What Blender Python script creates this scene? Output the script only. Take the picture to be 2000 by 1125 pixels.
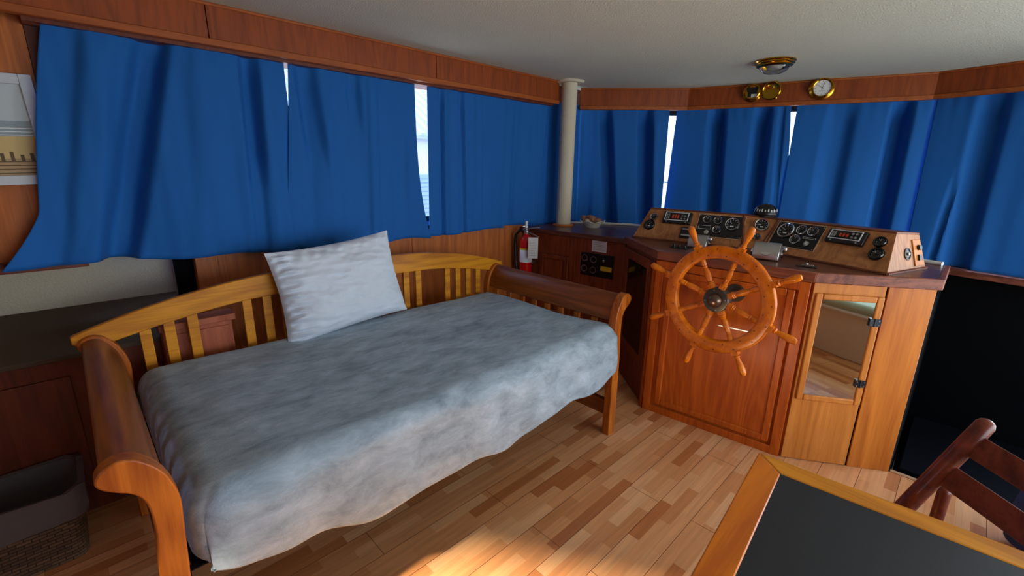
import bpy, bmesh, math, random
from math import sin, cos, pi, radians
from mathutils import Vector, Matrix, noise
for o in list(bpy.data.objects): bpy.data.objects.remove(o)
SC = bpy.context.scene
COL = SC.collection
V3 = Vector

# ------------------------------------------------------------------ camera
cam_d = bpy.data.cameras.new('camera'); cam = bpy.data.objects.new('camera', cam_d); COL.objects.link(cam)
SC.camera = cam
cam_d.sensor_width = 36; cam_d.lens = 877/2000*36; cam_d.clip_start = .02
yaw = radians(45.3)
upc = V3((57, 3277, 877)).normalized()
fwc = V3((0, 0, -1)); fwc = (fwc - fwc.dot(upc)*upc).normalized(); rtc = fwc.cross(upc)
F = V3((cos(yaw), sin(yaw), 0)); R_ = V3((sin(yaw), -cos(yaw), 0)); U_ = V3((0, 0, 1))
M3 = Matrix([[F[i]*fwc[j] + R_[i]*rtc[j] + U_[i]*upc[j] for j in range(3)] for i in range(3)])
cam.matrix_world = Matrix.Translation((0, 0, 1.45)) @ M3.to_4x4()

# ------------------------------------------------------------------ light
SC.view_settings.view_transform = 'Standard'; SC.view_settings.look = 'None'
SC.view_settings.gamma = 1; SC.view_settings.use_curve_mapping = False
SC.view_settings.exposure = 0.22
W = bpy.data.worlds.new('daylight'); SC.world = W; W.use_nodes = True
nt = W.node_tree; bg = nt.nodes['Background']
tc = nt.nodes.new('ShaderNodeTexCoord'); sx = nt.nodes.new('ShaderNodeSeparateXYZ'); rp = nt.nodes.new('ShaderNodeValToRGB')
nt.links.new(tc.outputs['Generated'], sx.inputs[0]); nt.links.new(sx.outputs['Z'], rp.inputs[0]); nt.links.new(rp.outputs[0], bg.inputs[0])
rp.color_ramp.elements[0].position = 0.0; rp.color_ramp.elements[0].color = (.62, .66, .66, 1)
rp.color_ramp.elements[1].position = .5; rp.color_ramp.elements[1].color = (.45, .64, 1, 1)
e = rp.color_ramp.elements.new(.06); e.color = (.95, .98, 1, 1)
bg.inputs[1].default_value = 9.0

def sun_lamp(d, strength, ang, col):
    l = bpy.data.lights.new('sun', 'SUN'); l.energy = strength; l.angle = ang; l.color = col
    o = bpy.data.objects.new('sun', l); COL.objects.link(o)
    o.rotation_euler = V3(d).to_track_quat('-Z', 'Y').to_euler()
sun_lamp((1, 0, -.665), 22, radians(4.0), (1, .85, .64))
def portal(c, sx_, sy_, d):
    l = bpy.data.lights.new('window_portal', 'AREA'); l.shape = 'RECTANGLE'; l.size = sx_; l.size_y = sy_
    l.cycles.is_portal = True
    o = bpy.data.objects.new('window_portal', l); COL.objects.link(o); o.location = c
    o.rotation_euler = V3(d).to_track_quat('-Z', 'Z').to_euler()
portal((1.9, -2.40, 1.05), 3.4, 1.5, (0, 1, 0))

# ------------------------------------------------------------------ materials
def lin(h):
    h = h.lstrip('#'); r = []
    for i in (0, 2, 4):
        c = int(h[i:i+2], 16)/255; r.append(c/12.92 if c <= .04045 else ((c+.055)/1.055)**2.4)
    return (*r, 1)
def base_mat(name):
    m = bpy.data.materials.new(name); m.use_nodes = True
    return m, m.node_tree, m.node_tree.nodes['Principled BSDF']
def plain(name, col, rough=.5, metal=0., bump=0, bs=60, coat=0, sheen=0, emit=0, vary=0):
    m, t, b = base_mat(name); b.inputs['Specular IOR Level'].default_value = .08 if rough >= .9 else .5; c = lin(col) if isinstance(col, str) else (*col, 1)
    b.inputs['Base Color'].default_value = c; b.inputs['Roughness'].default_value = rough; b.inputs['Metallic'].default_value = metal
    b.inputs['Coat Weight'].default_value = coat; b.inputs['Coat Roughness'].default_value = .15
    b.inputs['Sheen Weight'].default_value = sheen
    if emit: b.inputs['Emission Color'].default_value = c; b.inputs['Emission Strength'].default_value = emit
    tcn = t.nodes.new('ShaderNodeTexCoord')
    n = t.nodes.new('ShaderNodeTexNoise'); n.inputs['Scale'].default_value = bs; n.inputs['Detail'].default_value = 4
    t.links.new(tcn.outputs['Object'], n.inputs['Vector'])
    if bump:
        bp = t.nodes.new('ShaderNodeBump'); bp.inputs['Strength'].default_value = bump; bp.inputs['Distance'].default_value = .004
        t.links.new(n.outputs['Fac'], bp.inputs['Height']); t.links.new(bp.outputs[0], b.inputs['Normal'])
    mx = t.nodes.new('ShaderNodeMix'); mx.data_type = 'RGBA'; v = vary or .04
    mx.inputs[6].default_value = tuple(x*(1-v) for x in c[:3])+(1,); mx.inputs[7].default_value = tuple(min(1, x*(1+v)) for x in c[:3])+(1,)
    t.links.new(n.outputs['Fac'], mx.inputs[0]); t.links.new(mx.outputs[2], b.inputs['Base Color'])
    return m
def hash_(s): return sum(ord(c)*(i+1) for i, c in enumerate(s)) % 97/7.
def wood(name, c1, c2, axis='x', rough=.35, scale=1., coat=.25, knots=0, contrast=1., rot=(0, 0, 0)):
    m, t, b = base_mat(name)
    tcn = t.nodes.new('ShaderNodeTexCoord'); mp = t.nodes.new('ShaderNodeMapping')
    s = {'x': (1.5, 26, 26), 'y': (26, 1.5, 26), 'z': (26, 26, 1.5)}[axis]
    mp.inputs['Scale'].default_value = tuple(q*scale for q in s); mp.inputs['Rotation'].default_value = rot
    t.links.new(tcn.outputs['Object'], mp.inputs[0])
    n1 = t.nodes.new('ShaderNodeTexNoise'); n1.inputs['Scale'].default_value = .75; n1.inputs['Detail'].default_value = 7; n1.inputs['Distortion'].default_value = .9; n1.inputs['Roughness'].default_value = .62
    n2 = t.nodes.new('ShaderNodeTexNoise'); n2.inputs['Scale'].default_value = 7; n2.inputs['Detail'].default_value = 3
    t.links.new(mp.outputs[0], n1.inputs[0]); t.links.new(mp.outputs[0], n2.inputs[0])
    ad = t.nodes.new('ShaderNodeMath'); ad.operation = 'MULTIPLY_ADD'; ad.inputs[1].default_value = .35; t.links.new(n2.outputs['Fac'], ad.inputs[0]); t.links.new(n1.outputs['Fac'], ad.inputs[2])
    # plain-sawn figure: contour lines of a stretched noise
    mp2 = t.nodes.new('ShaderNodeMapping'); s2 = {'x': (.8, 6.5, 6.5), 'y': (6.5, .8, 6.5), 'z': (6.5, 6.5, .8)}[axis]
    mp2.inputs['Scale'].default_value = tuple(q*scale for q in s2); mp2.inputs['Rotation'].default_value = rot; mp2.inputs['Location'].default_value = (hash_(name), .3, .7)
    t.links.new(tcn.outputs['Object'], mp2.inputs[0])
    n4 = t.nodes.new('ShaderNodeTexNoise'); n4.inputs['Scale'].default_value = .8; n4.inputs['Detail'].default_value = 2; n4.inputs['Roughness'].default_value = .35; t.links.new(mp2.outputs[0], n4.inputs[0])
    m4 = t.nodes.new('ShaderNodeMath'); m4.operation = 'MULTIPLY'; m4.inputs[1].default_value = 95; t.links.new(n4.outputs['Fac'], m4.inputs[0])
    m5 = t.nodes.new('ShaderNodeMath'); m5.operation = 'SINE'; t.links.new(m4.outputs[0], m5.inputs[0])
    m6 = t.nodes.new('ShaderNodeMath'); m6.operation = 'MULTIPLY_ADD'; m6.inputs[1].default_value = .075; t.links.new(m5.outputs[0], m6.inputs[0]); t.links.new(ad.outputs[0], m6.inputs[2]); ad = m6
    r = t.nodes.new('ShaderNodeValToRGB'); r.color_ramp.elements[0].position = .48 ; r.color_ramp.elements[1].position = .48+.36/contrast
    r.color_ramp.elements[0].color = lin(c2); r.color_ramp.elements[1].color = lin(c1)
    t.links.new(ad.outputs[0], r.inputs[0]); out = r.outputs[0]
    if knots:
        vo = t.nodes.new('ShaderNodeTexVoronoi'); vo.inputs['Scale'].default_value = knots
        t.links.new(tcn.outputs['Object'], vo.inputs['Vector'])
        kr = t.nodes.new('ShaderNodeMapRange'); kr.inputs[1].default_value = .06; kr.inputs[2].default_value = .16; kr.inputs[3].default_value = .75; kr.inputs[4].default_value = 0
        t.links.new(vo.outputs['Distance'], kr.inputs[0])
        mk = t.nodes.new('ShaderNodeMix'); mk.data_type = 'RGBA'; mk.inputs[7].default_value = tuple(q*.35 for q in lin(c2)[:3])+(1,)
        t.links.new(kr.outputs[0], mk.inputs[0]); t.links.new(out, mk.inputs[6]); out = mk.outputs[2]
    t.links.new(out, b.inputs['Base Color'])
    b.inputs['Roughness'].default_value = rough+.1; b.inputs['Coat Weight'].default_value = coat*.3; b.inputs['Coat Roughness'].default_value = .2; b.inputs['Specular IOR Level'].default_value = .3
    bp = t.nodes.new('ShaderNodeBump'); bp.inputs['Strength'].default_value = .12; bp.inputs['Distance'].default_value = .002
    t.links.new(ad.outputs[0], bp.inputs['Height']); t.links.new(bp.outputs[0], b.inputs['Normal'])
    return m
def floor_mat():
    m, t, b = base_mat('laminate_planks')
    tcn = t.nodes.new('ShaderNodeTexCoord')
    def brick(w, h, off, mort, loc):
        mp = t.nodes.new('ShaderNodeMapping'); mp.inputs['Location'].default_value = loc; t.links.new(tcn.outputs['Object'], mp.inputs[0])
        k = t.nodes.new('ShaderNodeTexBrick'); k.inputs['Scale'].default_value = 1; k.inputs['Brick Width'].default_value = w; k.inputs['Row Height'].default_value = h
        k.inputs['Mortar Size'].default_value = mort; k.inputs['Mortar Smooth'].default_value = 0; k.offset = off; k.offset_frequency = 2; k.squash = 1
        k.inputs['Color1'].default_value = (0, 0, 0, 1); k.inputs['Color2'].default_value = (1, 1, 1, 1); k.inputs['Mortar'].default_value = (.5, .5, .5, 1)
        k.inputs['Bias'].default_value = 0
        t.links.new(mp.outputs[0], k.inputs[0]); return k, mp
    k1, m1 = brick(.285, .0496, .41, 0, (.07, .106, 0))
    r = t.nodes.new('ShaderNodeValToRGB'); cr = r.color_ramp; cr.interpolation = 'LINEAR'
    cr.elements[0].position = 0; cr.elements[0].color = lin('#b46c3a'); cr.elements[1].position = 1; cr.elements[1].color = lin('#e8b07c')
    for p, c in ((.10, '#bc7542'), (.2, '#d18e58'), (.5, '#d99862'), (.8, '#dea26c')): e = cr.elements.new(p); e.color = lin(c)
    t.links.new(k1.outputs['Color'], r.inputs[0])
    mg = t.nodes.new('ShaderNodeMapping'); mg.inputs['Scale'].default_value = (2.0, 42, 1); t.links.new(tcn.outputs['Object'], mg.inputs[0])
    n = t.nodes.new('ShaderNodeTexNoise'); n.inputs['Scale'].default_value = 1.6; n.inputs['Detail'].default_value = 6; n.inputs['Distortion'].default_value = .5
    t.links.new(mg.outputs[0], n.inputs[0])
    mr = t.nodes.new('ShaderNodeMapRange'); mr.inputs[1].default_value = .3; mr.inputs[2].default_value = .7; mr.inputs[3].default_value = .86; mr.inputs[4].default_value = 1.1
    t.links.new(n.outputs['Fac'], mr.inputs[0])
    mul = t.nodes.new('ShaderNodeMix'); mul.data_type = 'RGBA'; mul.blend_type = 'MULTIPLY'; mul.inputs[0].default_value = 1
    t.links.new(r.outputs[0], mul.inputs[6]); t.links.new(mr.outputs[0], mul.inputs[7])
    k2, m2 = brick(1.04, .1488, .5, .0011, (-.712, .106, 0))
    mx = t.nodes.new('ShaderNodeMix'); mx.data_type = 'RGBA'; mx.inputs[7].default_value = lin('#5a3018')
    t.links.new(k2.outputs['Fac'], mx.inputs[0]); t.links.new(mul.outputs[2], mx.inputs[6]); t.links.new(mx.outputs[2], b.inputs['Base Color'])
    b.inputs['Roughness'].default_value = .34
    return m
def blanket_mat():
    m, t, b = base_mat('grey_velvet')
    tcn = t.nodes.new('ShaderNodeTexCoord'); mp = t.nodes.new('ShaderNodeMapping'); mp.inputs['Scale'].default_value = (1.6, 3.6, 3); mp.inputs['Rotation'].default_value = (0, 0, .25)
    t.links.new(tcn.outputs['Object'], mp.inputs[0])
    n = t.nodes.new('ShaderNodeTexNoise'); n.inputs['Scale'].default_value = 4.6; n.inputs['Detail'].default_value = 10; n.inputs['Distortion'].default_value = .35; n.inputs['Roughness'].default_value = .68
    t.links.new(mp.outputs[0], n.inputs[0])
    r = t.nodes.new('ShaderNodeValToRGB'); r.color_ramp.elements[0].position = .28; r.color_ramp.elements[0].color = lin('#72848e')
    r.color_ramp.elements[1].position = .74; r.color_ramp.elements[1].color = lin('#b4c6d2'); t.links.new(n.outputs['Fac'], r.inputs[0]); t.links.new(r.outputs[0], b.inputs['Base Color'])
    b.inputs['Roughness'].default_value = .95; b.inputs['Sheen Weight'].default_value = .12; b.inputs['Sheen Roughness'].default_value = .45; b.inputs['Sheen Tint'].default_value = (.8, .92, 1, 1)
    n3 = t.nodes.new('ShaderNodeTexNoise'); n3.inputs['Scale'].default_value = 260; n3.inputs['Detail'].default_value = 2; t.links.new(tcn.outputs['Object'], n3.inputs[0])
    ad = t.nodes.new('ShaderNodeMath'); ad.operation = 'MULTIPLY_ADD'; ad.inputs[1].default_value = .25; t.links.new(n3.outputs['Fac'], ad.inputs[0]); t.links.new(n.outputs['Fac'], ad.inputs[2])
    bp = t.nodes.new('ShaderNodeBump'); bp.inputs['Strength'].default_value = .5; bp.inputs['Distance'].default_value = .008
    t.links.new(ad.outputs[0], bp.inputs['Height']); t.links.new(bp.outputs[0], b.inputs['Normal'])
    return m
def weave_mat(name, c1, c2, sc=42):
    m, t, b = base_mat(name)
    tcn = t.nodes.new('ShaderNodeTexCoord'); vo = t.nodes.new('ShaderNodeTexBrick'); mp = t.nodes.new('ShaderNodeMapping')
    vo.inputs['Scale'].default_value = sc; vo.inputs['Mortar Size'].default_value = .06; vo.inputs['Brick Width'].default_value = 1.6; vo.inputs['Row Height'].default_value = .55
    vo.inputs['Color1'].default_value = lin(c1); vo.inputs['Color2'].default_value = lin(c2); vo.inputs['Mortar'].default_value = (.01, .006, .003, 1)
    cb = t.nodes.new('ShaderNodeCombineXYZ'); sp = t.nodes.new('ShaderNodeSeparateXYZ'); a = t.nodes.new('ShaderNodeMath')
    t.links.new(tcn.outputs['Object'], sp.inputs[0]); t.links.new(sp.outputs[0], a.inputs[0]); t.links.new(sp.outputs[1], a.inputs[1])
    t.links.new(a.outputs[0], cb.inputs[0]); t.links.new(sp.outputs[2], cb.inputs[1]); t.links.new(cb.outputs[0], vo.inputs[0])
    t.links.new(vo.outputs['Color'], b.inputs['Base Color']); b.inputs['Roughness'].default_value = .7
    bp = t.nodes.new('ShaderNodeBump'); bp.invert = True; bp.inputs['Strength'].default_value = .9; bp.inputs['Distance'].default_value = .006
    t.links.new(vo.outputs['Fac'], bp.inputs['Height']); t.links.new(bp.outputs[0], b.inputs['Normal'])
    return m
def glass_mat(name, tint=(1, 1, 1), gloss=.08, rough=.02):
    m = bpy.data.materials.new(name); m.use_nodes = True; t = m.node_tree; t.nodes.clear()
    o = t.nodes.new('ShaderNodeOutputMaterial'); a = t.nodes.new('ShaderNodeBsdfTransparent'); g = t.nodes.new('ShaderNodeBsdfGlossy'); x = t.nodes.new('ShaderNodeMixShader')
    a.inputs[0].default_value = (*tint, 1); g.inputs['Roughness'].default_value = rough; x.inputs[0].default_value = gloss
    t.links.new(a.outputs[0], x.inputs[1]); t.links.new(g.outputs[0], x.inputs[2]); t.links.new(x.outputs[0], o.inputs[0]); return m

HOLD = None
MT = dict(
 valance=wood('valance_wood', '#944414', '#78340e', 'z', .38, 1., .3),
 valtrim=wood('valance_trim_wood', '#a4541e', '#8a4216', 'x', .35, 1., .3),
 panel_red=wood('red_teak', '#c86012', '#a5440a', 'z', .32, 1., .35),
 panel_org=wood('orange_teak', '#cf8032', '#b0641e', 'z', .35, .8, .3),
 panel_side=wood('veneer_teak', '#d07a26', '#ac5a14', 'z', .33, .55, .35),
 wallwood=wood('wall_veneer', '#bb6a30', '#9c5322', 'z', .4, 1., .2),
 darkwood=wood('dark_mahogany', '#6b2d12', '#52200c', 'z', .35, 1., .3),
 counter=wood('counter_wood', '#6e4034', '#452019', 'y', .22, .8, .5),
 lip=wood('counter_edging', '#90513a', '#5f2d1e', 'y', .35, .8, .3),
 dash=wood('dash_oak', '#b47848', '#8e5a32', 'z', .38, 1.1, .25, rot=(0, .5, 0)),
 dashtrim=wood('dash_trim', '#7d4426', '#4f2615', 'y', .35, 1., .3),
 bed=wood('honey_pine', '#d08a18', '#a4600c', 'x', .3, .7, .35, knots=3.2),
 bedv=wood('honey_pine_upright', '#b8661a', '#8a420d', 'z', .3, .8, .4),
 bedarm=wood('brown_pine_arm', '#94501c', '#6c360f', 'y', .28, .8, .4),
 wheel=wood('varnished_oak', '#e27c0a', '#be5a06', 'x', .2, .6, .7),
 table=wood('table_edge_wood', '#ec840e', '#c86206', 'x', .18, .7, .7),
 tabley=wood('table_edge_wood_across', '#f09c1a', '#cc7a0c', 'y', .18, .7, .7),
 chair=wood('chair_mahogany', '#7a3620', '#4f1c10', 'x', .25, .8, .5),
 floor=floor_mat(), blanket=blanket_mat(),
 ceiling=plain('ceiling_fabric', '#c6c7ba', .95, bump=.8, bs=130, vary=.10),
 liner=plain('hull_carpet', '#a8a392', .95, bump=.6, bs=120, vary=.08),
 curtain=plain('blue_curtain_cloth', '#005aa8', .85, bump=.1, bs=500),
 pillow=plain('white_cotton', '#c9d4e2', .85, bump=.1, bs=300),
 black=plain('black_plastic', '#0b0c0f', .35), dark=plain('black_recess', '#050507', .9),
 tabletop=plain('black_laminate', '#1c2026', .38, bump=.05, bs=200, vary=.15),
 blackgloss=plain('black_gloss', '#08090b', .12), chrome=plain('chrome', '#c9ccd0', .16, 1.),
 steel=plain('brushed_steel', '#b4b5b6', .3, 1.), brass=plain('brass', '#c9952e', .18, 1.),
 white=plain('white_plastic', '#d8dadb', .4), whitepaint=plain('white_painted_wood', '#b9c1c8', .45, bump=.05),
 dial=plain('dial_marks', '#c9cccb', .5), red=plain('extinguisher_red', '#d00d12', .25, coat=.5),
 yellow=plain('yellow_label', '#d6b117', .5), paper=plain('paper_label', '#dfe3ea', .6), redled=plain('red_display', '#a03218', .4, emit=.15),
 bronze=plain('aged_bronze', '#5c5348', .35, .8), bronzek=plain('bronze_knob', '#6e5648', .3, .85),
 pole=plain('pole_carpet', '#cfc7b2', .95, bump=.8, bs=150, vary=.12),
 mirror=plain('mirror_glass', '#c8bfae', .02, 1.), glassdark=plain('smoked_glass', '#0a0908', .06, 0, coat=.6),
 glass=glass_mat('window_glass', (.97, .99, 1)), lamp_glass=glass_mat('ribbed_lamp_glass', (.86, .86, .84), .3, .15),
 wicker=weave_mat('wicker', '#6b5236', '#4a3520'), liner_bag=plain('plastic_liner', '#57514f', .2, bump=.6, bs=40),
 cream=plain('cream_vinyl', '#f0e6d0', .6), sage=plain('sage_fabric', '#bcd0c0', .9), pipingw=plain('white_piping', '#eef0ee', .5),
 ext=plain('white_siding', '#7c838c', .7), roof=plain('corrugated_roof', '#59646f', .6), louver=plain('louver_blue', '#4d6075', .6),
 sea=plain('painting_sea', '#8a9aa2', .6), skyp=plain('painting_sky', '#b3c0c6', .6), sand=plain('painting_sand', '#c2ab72', .6), boards=plain('painting_boardwalk', '#a88c68', .6, vary=.2), grassp=plain('painting_posts', '#5a4a30', .7),
 shell=plain('shell_brown', '#9c6a4c', .4, vary=.35, bs=40), shellw=plain('shell_cream', '#d8c3a8', .4), bowl=plain('bowl_glaze', '#dfe6da', .25),
 well=plain('unlit_well_black', '#0a0a0c', .9), step=plain('unlit_step_carpet', '#06080e', .9), navy=plain('navy_cloth', '#163a78', .8, bump=.2), strip=plain('threshold_strip', '#c8a27a', .4, .3),  # well, step: the stairwell's lack of light put into near-black colours
 lid=plain('ledge_carpet', '#55493c', .9, bump=.4, bs=120), boxwood=wood('red_box_wood', '#a85a3c', '#8a4228', 'z', .4, 1., .1),
 cabwood=wood('cabinet_mahogany', '#8e4220', '#6c2c12', 'z', .35, 1., .3),
 hinge=plain('hinge_metal', '#3c434c', .3, .9),
)
# ------------------------------------------------------------------ builders
def thing(name, label, cat, loc=(0, 0, 0), group=None):
    o = bpy.data.objects.new(name, None); COL.objects.link(o); o.location = loc; o.empty_display_size = .05
    o['label'] = label; o['category'] = cat
    if group: o['group'] = group
    o['_w'] = list(loc); return o
def wpos(o):
    p = V3((0, 0, 0))
    while o: p += o.location; o = o.parent
    return p
def obj(name, bm, mats, parent=None, bevel=0, smooth=True, seg=2, label=None):
    me = bpy.data.meshes.new(name); bmesh.ops.recalc_face_normals(bm, faces=bm.faces[:])
    if parent is None:
        xs = [v.co for v in bm.verts]
        loc = V3(((min(v.x for v in xs)+max(v.x for v in xs))/2, (min(v.y for v in xs)+max(v.y for v in xs))/2, min(v.z for v in xs)))
        off = loc
    else:
        xs = [v.co for v in bm.verts]
        loc = V3((0, 0, 0)); off = wpos(parent)
    bmesh.ops.translate(bm, verts=bm.verts[:], vec=-off)
    bm.to_mesh(me); bm.free()
    if not isinstance(mats, (list, tuple)): mats = [mats]
    for m in mats: me.materials.append(MT[m] if isinstance(m, str) else m)
    if smooth:
        for p in me.polygons: p.use_smooth = True
    o = bpy.data.objects.new(name, me); COL.objects.link(o); o.location = loc
    if parent is not None: o.parent = parent
    if smooth:
        try: me.set_sharp_from_angle(angle=radians(38))
        except Exception: pass
    if bevel:
        b = o.modifiers.new('bevel', 'BEVEL'); b.width = bevel; b.segments = seg; b.limit_method = 'ANGLE'; b.angle_limit = radians(40)
        b.harden_normals = False
    if label: o['label'] = label
    return o
def tag(o, label, cat, group=None):
    o['label'] = label; o['category'] = cat
    if group: o['group'] = group
    return o
def struct(name, bm, m, **k):
    o = obj(name, bm, m, **k); o['kind'] = 'structure'; return o
def NB(): return bmesh.new()
def faces_mat(bm, n0, mi):
    bm.faces.ensure_lookup_table()
    for f in bm.faces[n0:]: f.material_index = mi
def box(bm, a, b, M=None, mi=0):
    n0 = len(bm.faces); vs = []
    for z in (a[2], b[2]):
        for x, y in ((a[0], a[1]), (b[0], a[1]), (b[0], b[1]), (a[0], b[1])):
            p = V3((x, y, z)); vs.append(bm.verts.new(M @ p if M else p))
    for q in ((0, 3, 2, 1), (4, 5, 6, 7), (0, 1, 5, 4), (1, 2, 6, 5), (2, 3, 7, 6), (3, 0, 4, 7)): bm.faces.new([vs[i] for i in q])
    faces_mat(bm, n0, mi)
def prism(bm, pts, h0, h1, M=None, mi=0):
    n0 = len(bm.faces); n = len(pts)
    A = [bm.verts.new((M @ V3((p[0], p[1], h0))) if M else V3((p[0], p[1], h0))) for p in pts]
    B = [bm.verts.new((M @ V3((p[0], p[1], h1))) if M else V3((p[0], p[1], h1))) for p in pts]
    bm.faces.new(A[::-1]); bm.faces.new(B)
    for i in range(n): bm.faces.new((A[i], A[(i+1) % n], B[(i+1) % n], B[i]))
    faces_mat(bm, n0, mi)
def hexa(bm, b4, t4, mi=0):
    n0 = len(bm.faces); A = [bm.verts.new(p) for p in b4]; B = [bm.verts.new(p) for p in t4]; n = len(b4)
    bm.faces.new(A[::-1]); bm.faces.new(B)
    for i in range(n): bm.faces.new((A[i], A[(i+1) % n], B[(i+1) % n], B[i]))
    faces_mat(bm, n0, mi)
def lathe(bm, prof, M=None, seg=24, mi=0, mis=None):
    n0 = len(bm.faces); rings = []
    for r, z in prof:
        if r < 1e-6: rings.append([bm.verts.new(M @ V3((0, 0, z)) if M else V3((0, 0, z)))])
        else: rings.append([bm.verts.new((M or Matrix()) @ V3((r*cos(2*pi*i/seg), r*sin(2*pi*i/seg), z))) for i in range(seg)])
    for k in range(len(rings)-1):
        a, b = rings[k], rings[k+1]
        for i in range(seg):
            j = (i+1) % seg
            if len(a) == 1 and len(b) == 1: continue
            if len(a) == 1: f = bm.faces.new((a[0], b[i], b[j]))
            elif len(b) == 1: f = bm.faces.new((a[i], a[j], b[0]))
            else: f = bm.faces.new((a[i], a[j], b[j], b[i]))
            f.material_index = mis[k] if mis else mi
    return rings
def tube(bm, pts, r, seg=10, closed=False, mi=0, cap=True):
    n0 = len(bm.faces); pts = [V3(p) for p in pts]; n = len(pts)
    rs = r if isinstance(r, (list, tuple)) else [r]*n
    rings = []; prev = None
    for i, p in enumerate(pts):
        t = (pts[(i+1) % n]-pts[i-1]) if closed else (pts[min(i+1, n-1)]-pts[max(i-1, 0)])
        t.normalize()
        if prev is None:
            a = V3((0, 0, 1)) if abs(t.z) < .9 else V3((1, 0, 0)); a = (a - a.dot(t)*t).normalized()
        else: a = (prev - prev.dot(t)*t).normalized()
        prev = a; b = t.cross(a)
        rings.append([bm.verts.new(p + rs[i]*(cos(2*pi*k/seg)*a + sin(2*pi*k/seg)*b)) for k in range(seg)])
    m = n if closed else n-1
    for i in range(m):
        A, B = rings[i], rings[(i+1) % n]
        for k in range(seg): bm.faces.new((A[k], A[(k+1) % seg], B[(k+1) % seg], B[k]))
    if cap and not closed: bm.faces.new(rings[0][::-1]); bm.faces.new(rings[-1])
    faces_mat(bm, n0, mi)
def frame(O, U, V):
    U = V3(U).normalized(); V = V3(V); V = (V-V.dot(U)*U).normalized(); N = U.cross(V)
    M = Matrix.Identity(4)
    for i in range(3): M[i][0] = U[i]; M[i][1] = V[i]; M[i][2] = N[i]; M[i][3] = O[i]
    return M
def facet(bl, br, tl): return frame(bl, V3(br)-V3(bl), V3(tl)-V3(bl))
def at(M, u, v, n=0): return M @ Matrix.Translation((u, v, n))
def dup(root, loc, label=None):
    r = root.copy(); COL.objects.link(r); r.location = loc
    if label: r['label'] = label
    for c in root.children:
        d = c.copy(); COL.objects.link(d); d.parent = r
        for g in c.children:
            h = g.copy(); COL.objects.link(h); h.parent = d
    return r
rnd = random.Random(7)

# ================================================================== SETTING
ZC = 2.115
bm = NB(); prism(bm, [(-1.7, -2.4), (2.745, -2.4), (2.745, .05), (3.2, .07), (4.7, .07), (4.7, 2.9), (-1.7, 2.9)], -.06, 0); struct('floor', bm, 'floor', smooth=False)
bm = NB(); box(bm, (2.745, -2.4, -.01), (2.77, .04, .004)); struct('trim_1', bm, 'strip', bevel=.002)
bm = NB(); box(bm, (-1.7, -2.4, ZC), (4.7, 2.9, ZC+.06)); struct('ceiling', bm, 'ceiling', smooth=False)
# valance along left wall: panels with seams and bottom moulding
def valance(name, p0, p1, seams, zt=ZC, zb=1.965, th=.03):
    p0 = V3((*p0, 0)); p1 = V3((*p1, 0)); d = (p1-p0).normalized(); p1 += d*.006; p0 -= d*.004; L = (p1-p0).length; bm = NB()
    M = frame(p0, d, (0, 0, 1)); s = [0]+seams+[L]
    for a, b in zip(s, s[1:]): box(bm, (a+.0015, zb, -th), (b-.0015, zt, 0), M)
    o = struct(name, bm, 'valance', bevel=.002, smooth=False)
    bm = NB(); box(bm, (0, zb-.022, -th), (L, zb+.008, .008), M); box(bm, (0, zt-.014, 0), (L, zt, .008), M)
    t = obj('moulding', bm, 'valtrim', bevel=.004); t.parent = None
    return o, t
k = [10]
def val(p0, p1, seams):
    o, t = valance('trim_%d' % k[0], p0, p1, seams); t['kind'] = 'structure'; t.name = 'trim_%d' % (k[0]+1); k[0] += 2
val((-1.0, 2.475), (2.93, 2.475), [1.575, 1.0+1.77])
val((3.30, 2.54), (3.87, 1.855), [])
val((3.87, 1.855), (4.30, .341), [])
val((4.30, .341), (3.98, -.85), [])
bm = NB(); box(bm, (2.905, 2.48, 1.944), (2.935, 2.66, ZC)); struct('trim_2', bm, 'valance', bevel=.002)
bm = NB(); box(bm, (2.93, 2.63, 1.93), (3.42, 2.66, ZC)); struct('trim_3', bm, 'darkwood', bevel=.002)
# curtain track strip behind the valance
bm = NB(); box(bm, (-.0, 2.505, 1.93), (2.9, 2.66, 1.964)); struct('trim_4', bm, 'darkwood')
# left wall
bm = NB()
for a, b in ((.50, 1.18), (1.183, 1.62), (1.623, 2.69)): box(bm, (a, 2.60, 0), (b, 2.63, 1.03))
struct('wall_left', bm, 'wallwood', smooth=False)
bm = NB(); box(bm, (.50, 2.625, 1.03), (3.45, 2.68, 1.055)); struct('trim_5', bm, 'darkwood')
bm = NB(); box(bm, (-1.7, 2.60, 1.05), (.0, 2.63, ZC)); struct('wall_left_aft', bm, 'wallwood', smooth=False)
bm = NB(); box(bm, (-1.7, 2.76, .5), (.50, 2.79, 1.3)); struct('wall_left_liner', bm, 'liner', smooth=False)
bm = NB(); box(bm, (.405, 2.60, 0), (.50, 2.66, 1.06)); struct('trim_6', bm, 'wallwood', bevel=.003)
bm = NB(); box(bm, (.33, 2.66, 0), (.44, 2.70, 1.06)); struct('trim_15', bm, 'dark')  # black board paints the shade in the gap beside the post
bm = NB(); box(bm, (-1.7, 2.79, 0), (3.6, 2.85, 1.02)); struct('wall_left_outer', bm, 'darkwood', smooth=False)
bm = NB(); box(bm, (-1.7, 2.56, 1.02), (.03, 2.85, 1.06)); struct('trim_14b', bm, 'darkwood'); bpy.data.objects['trim_14b'].name = 'trim_7'
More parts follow.
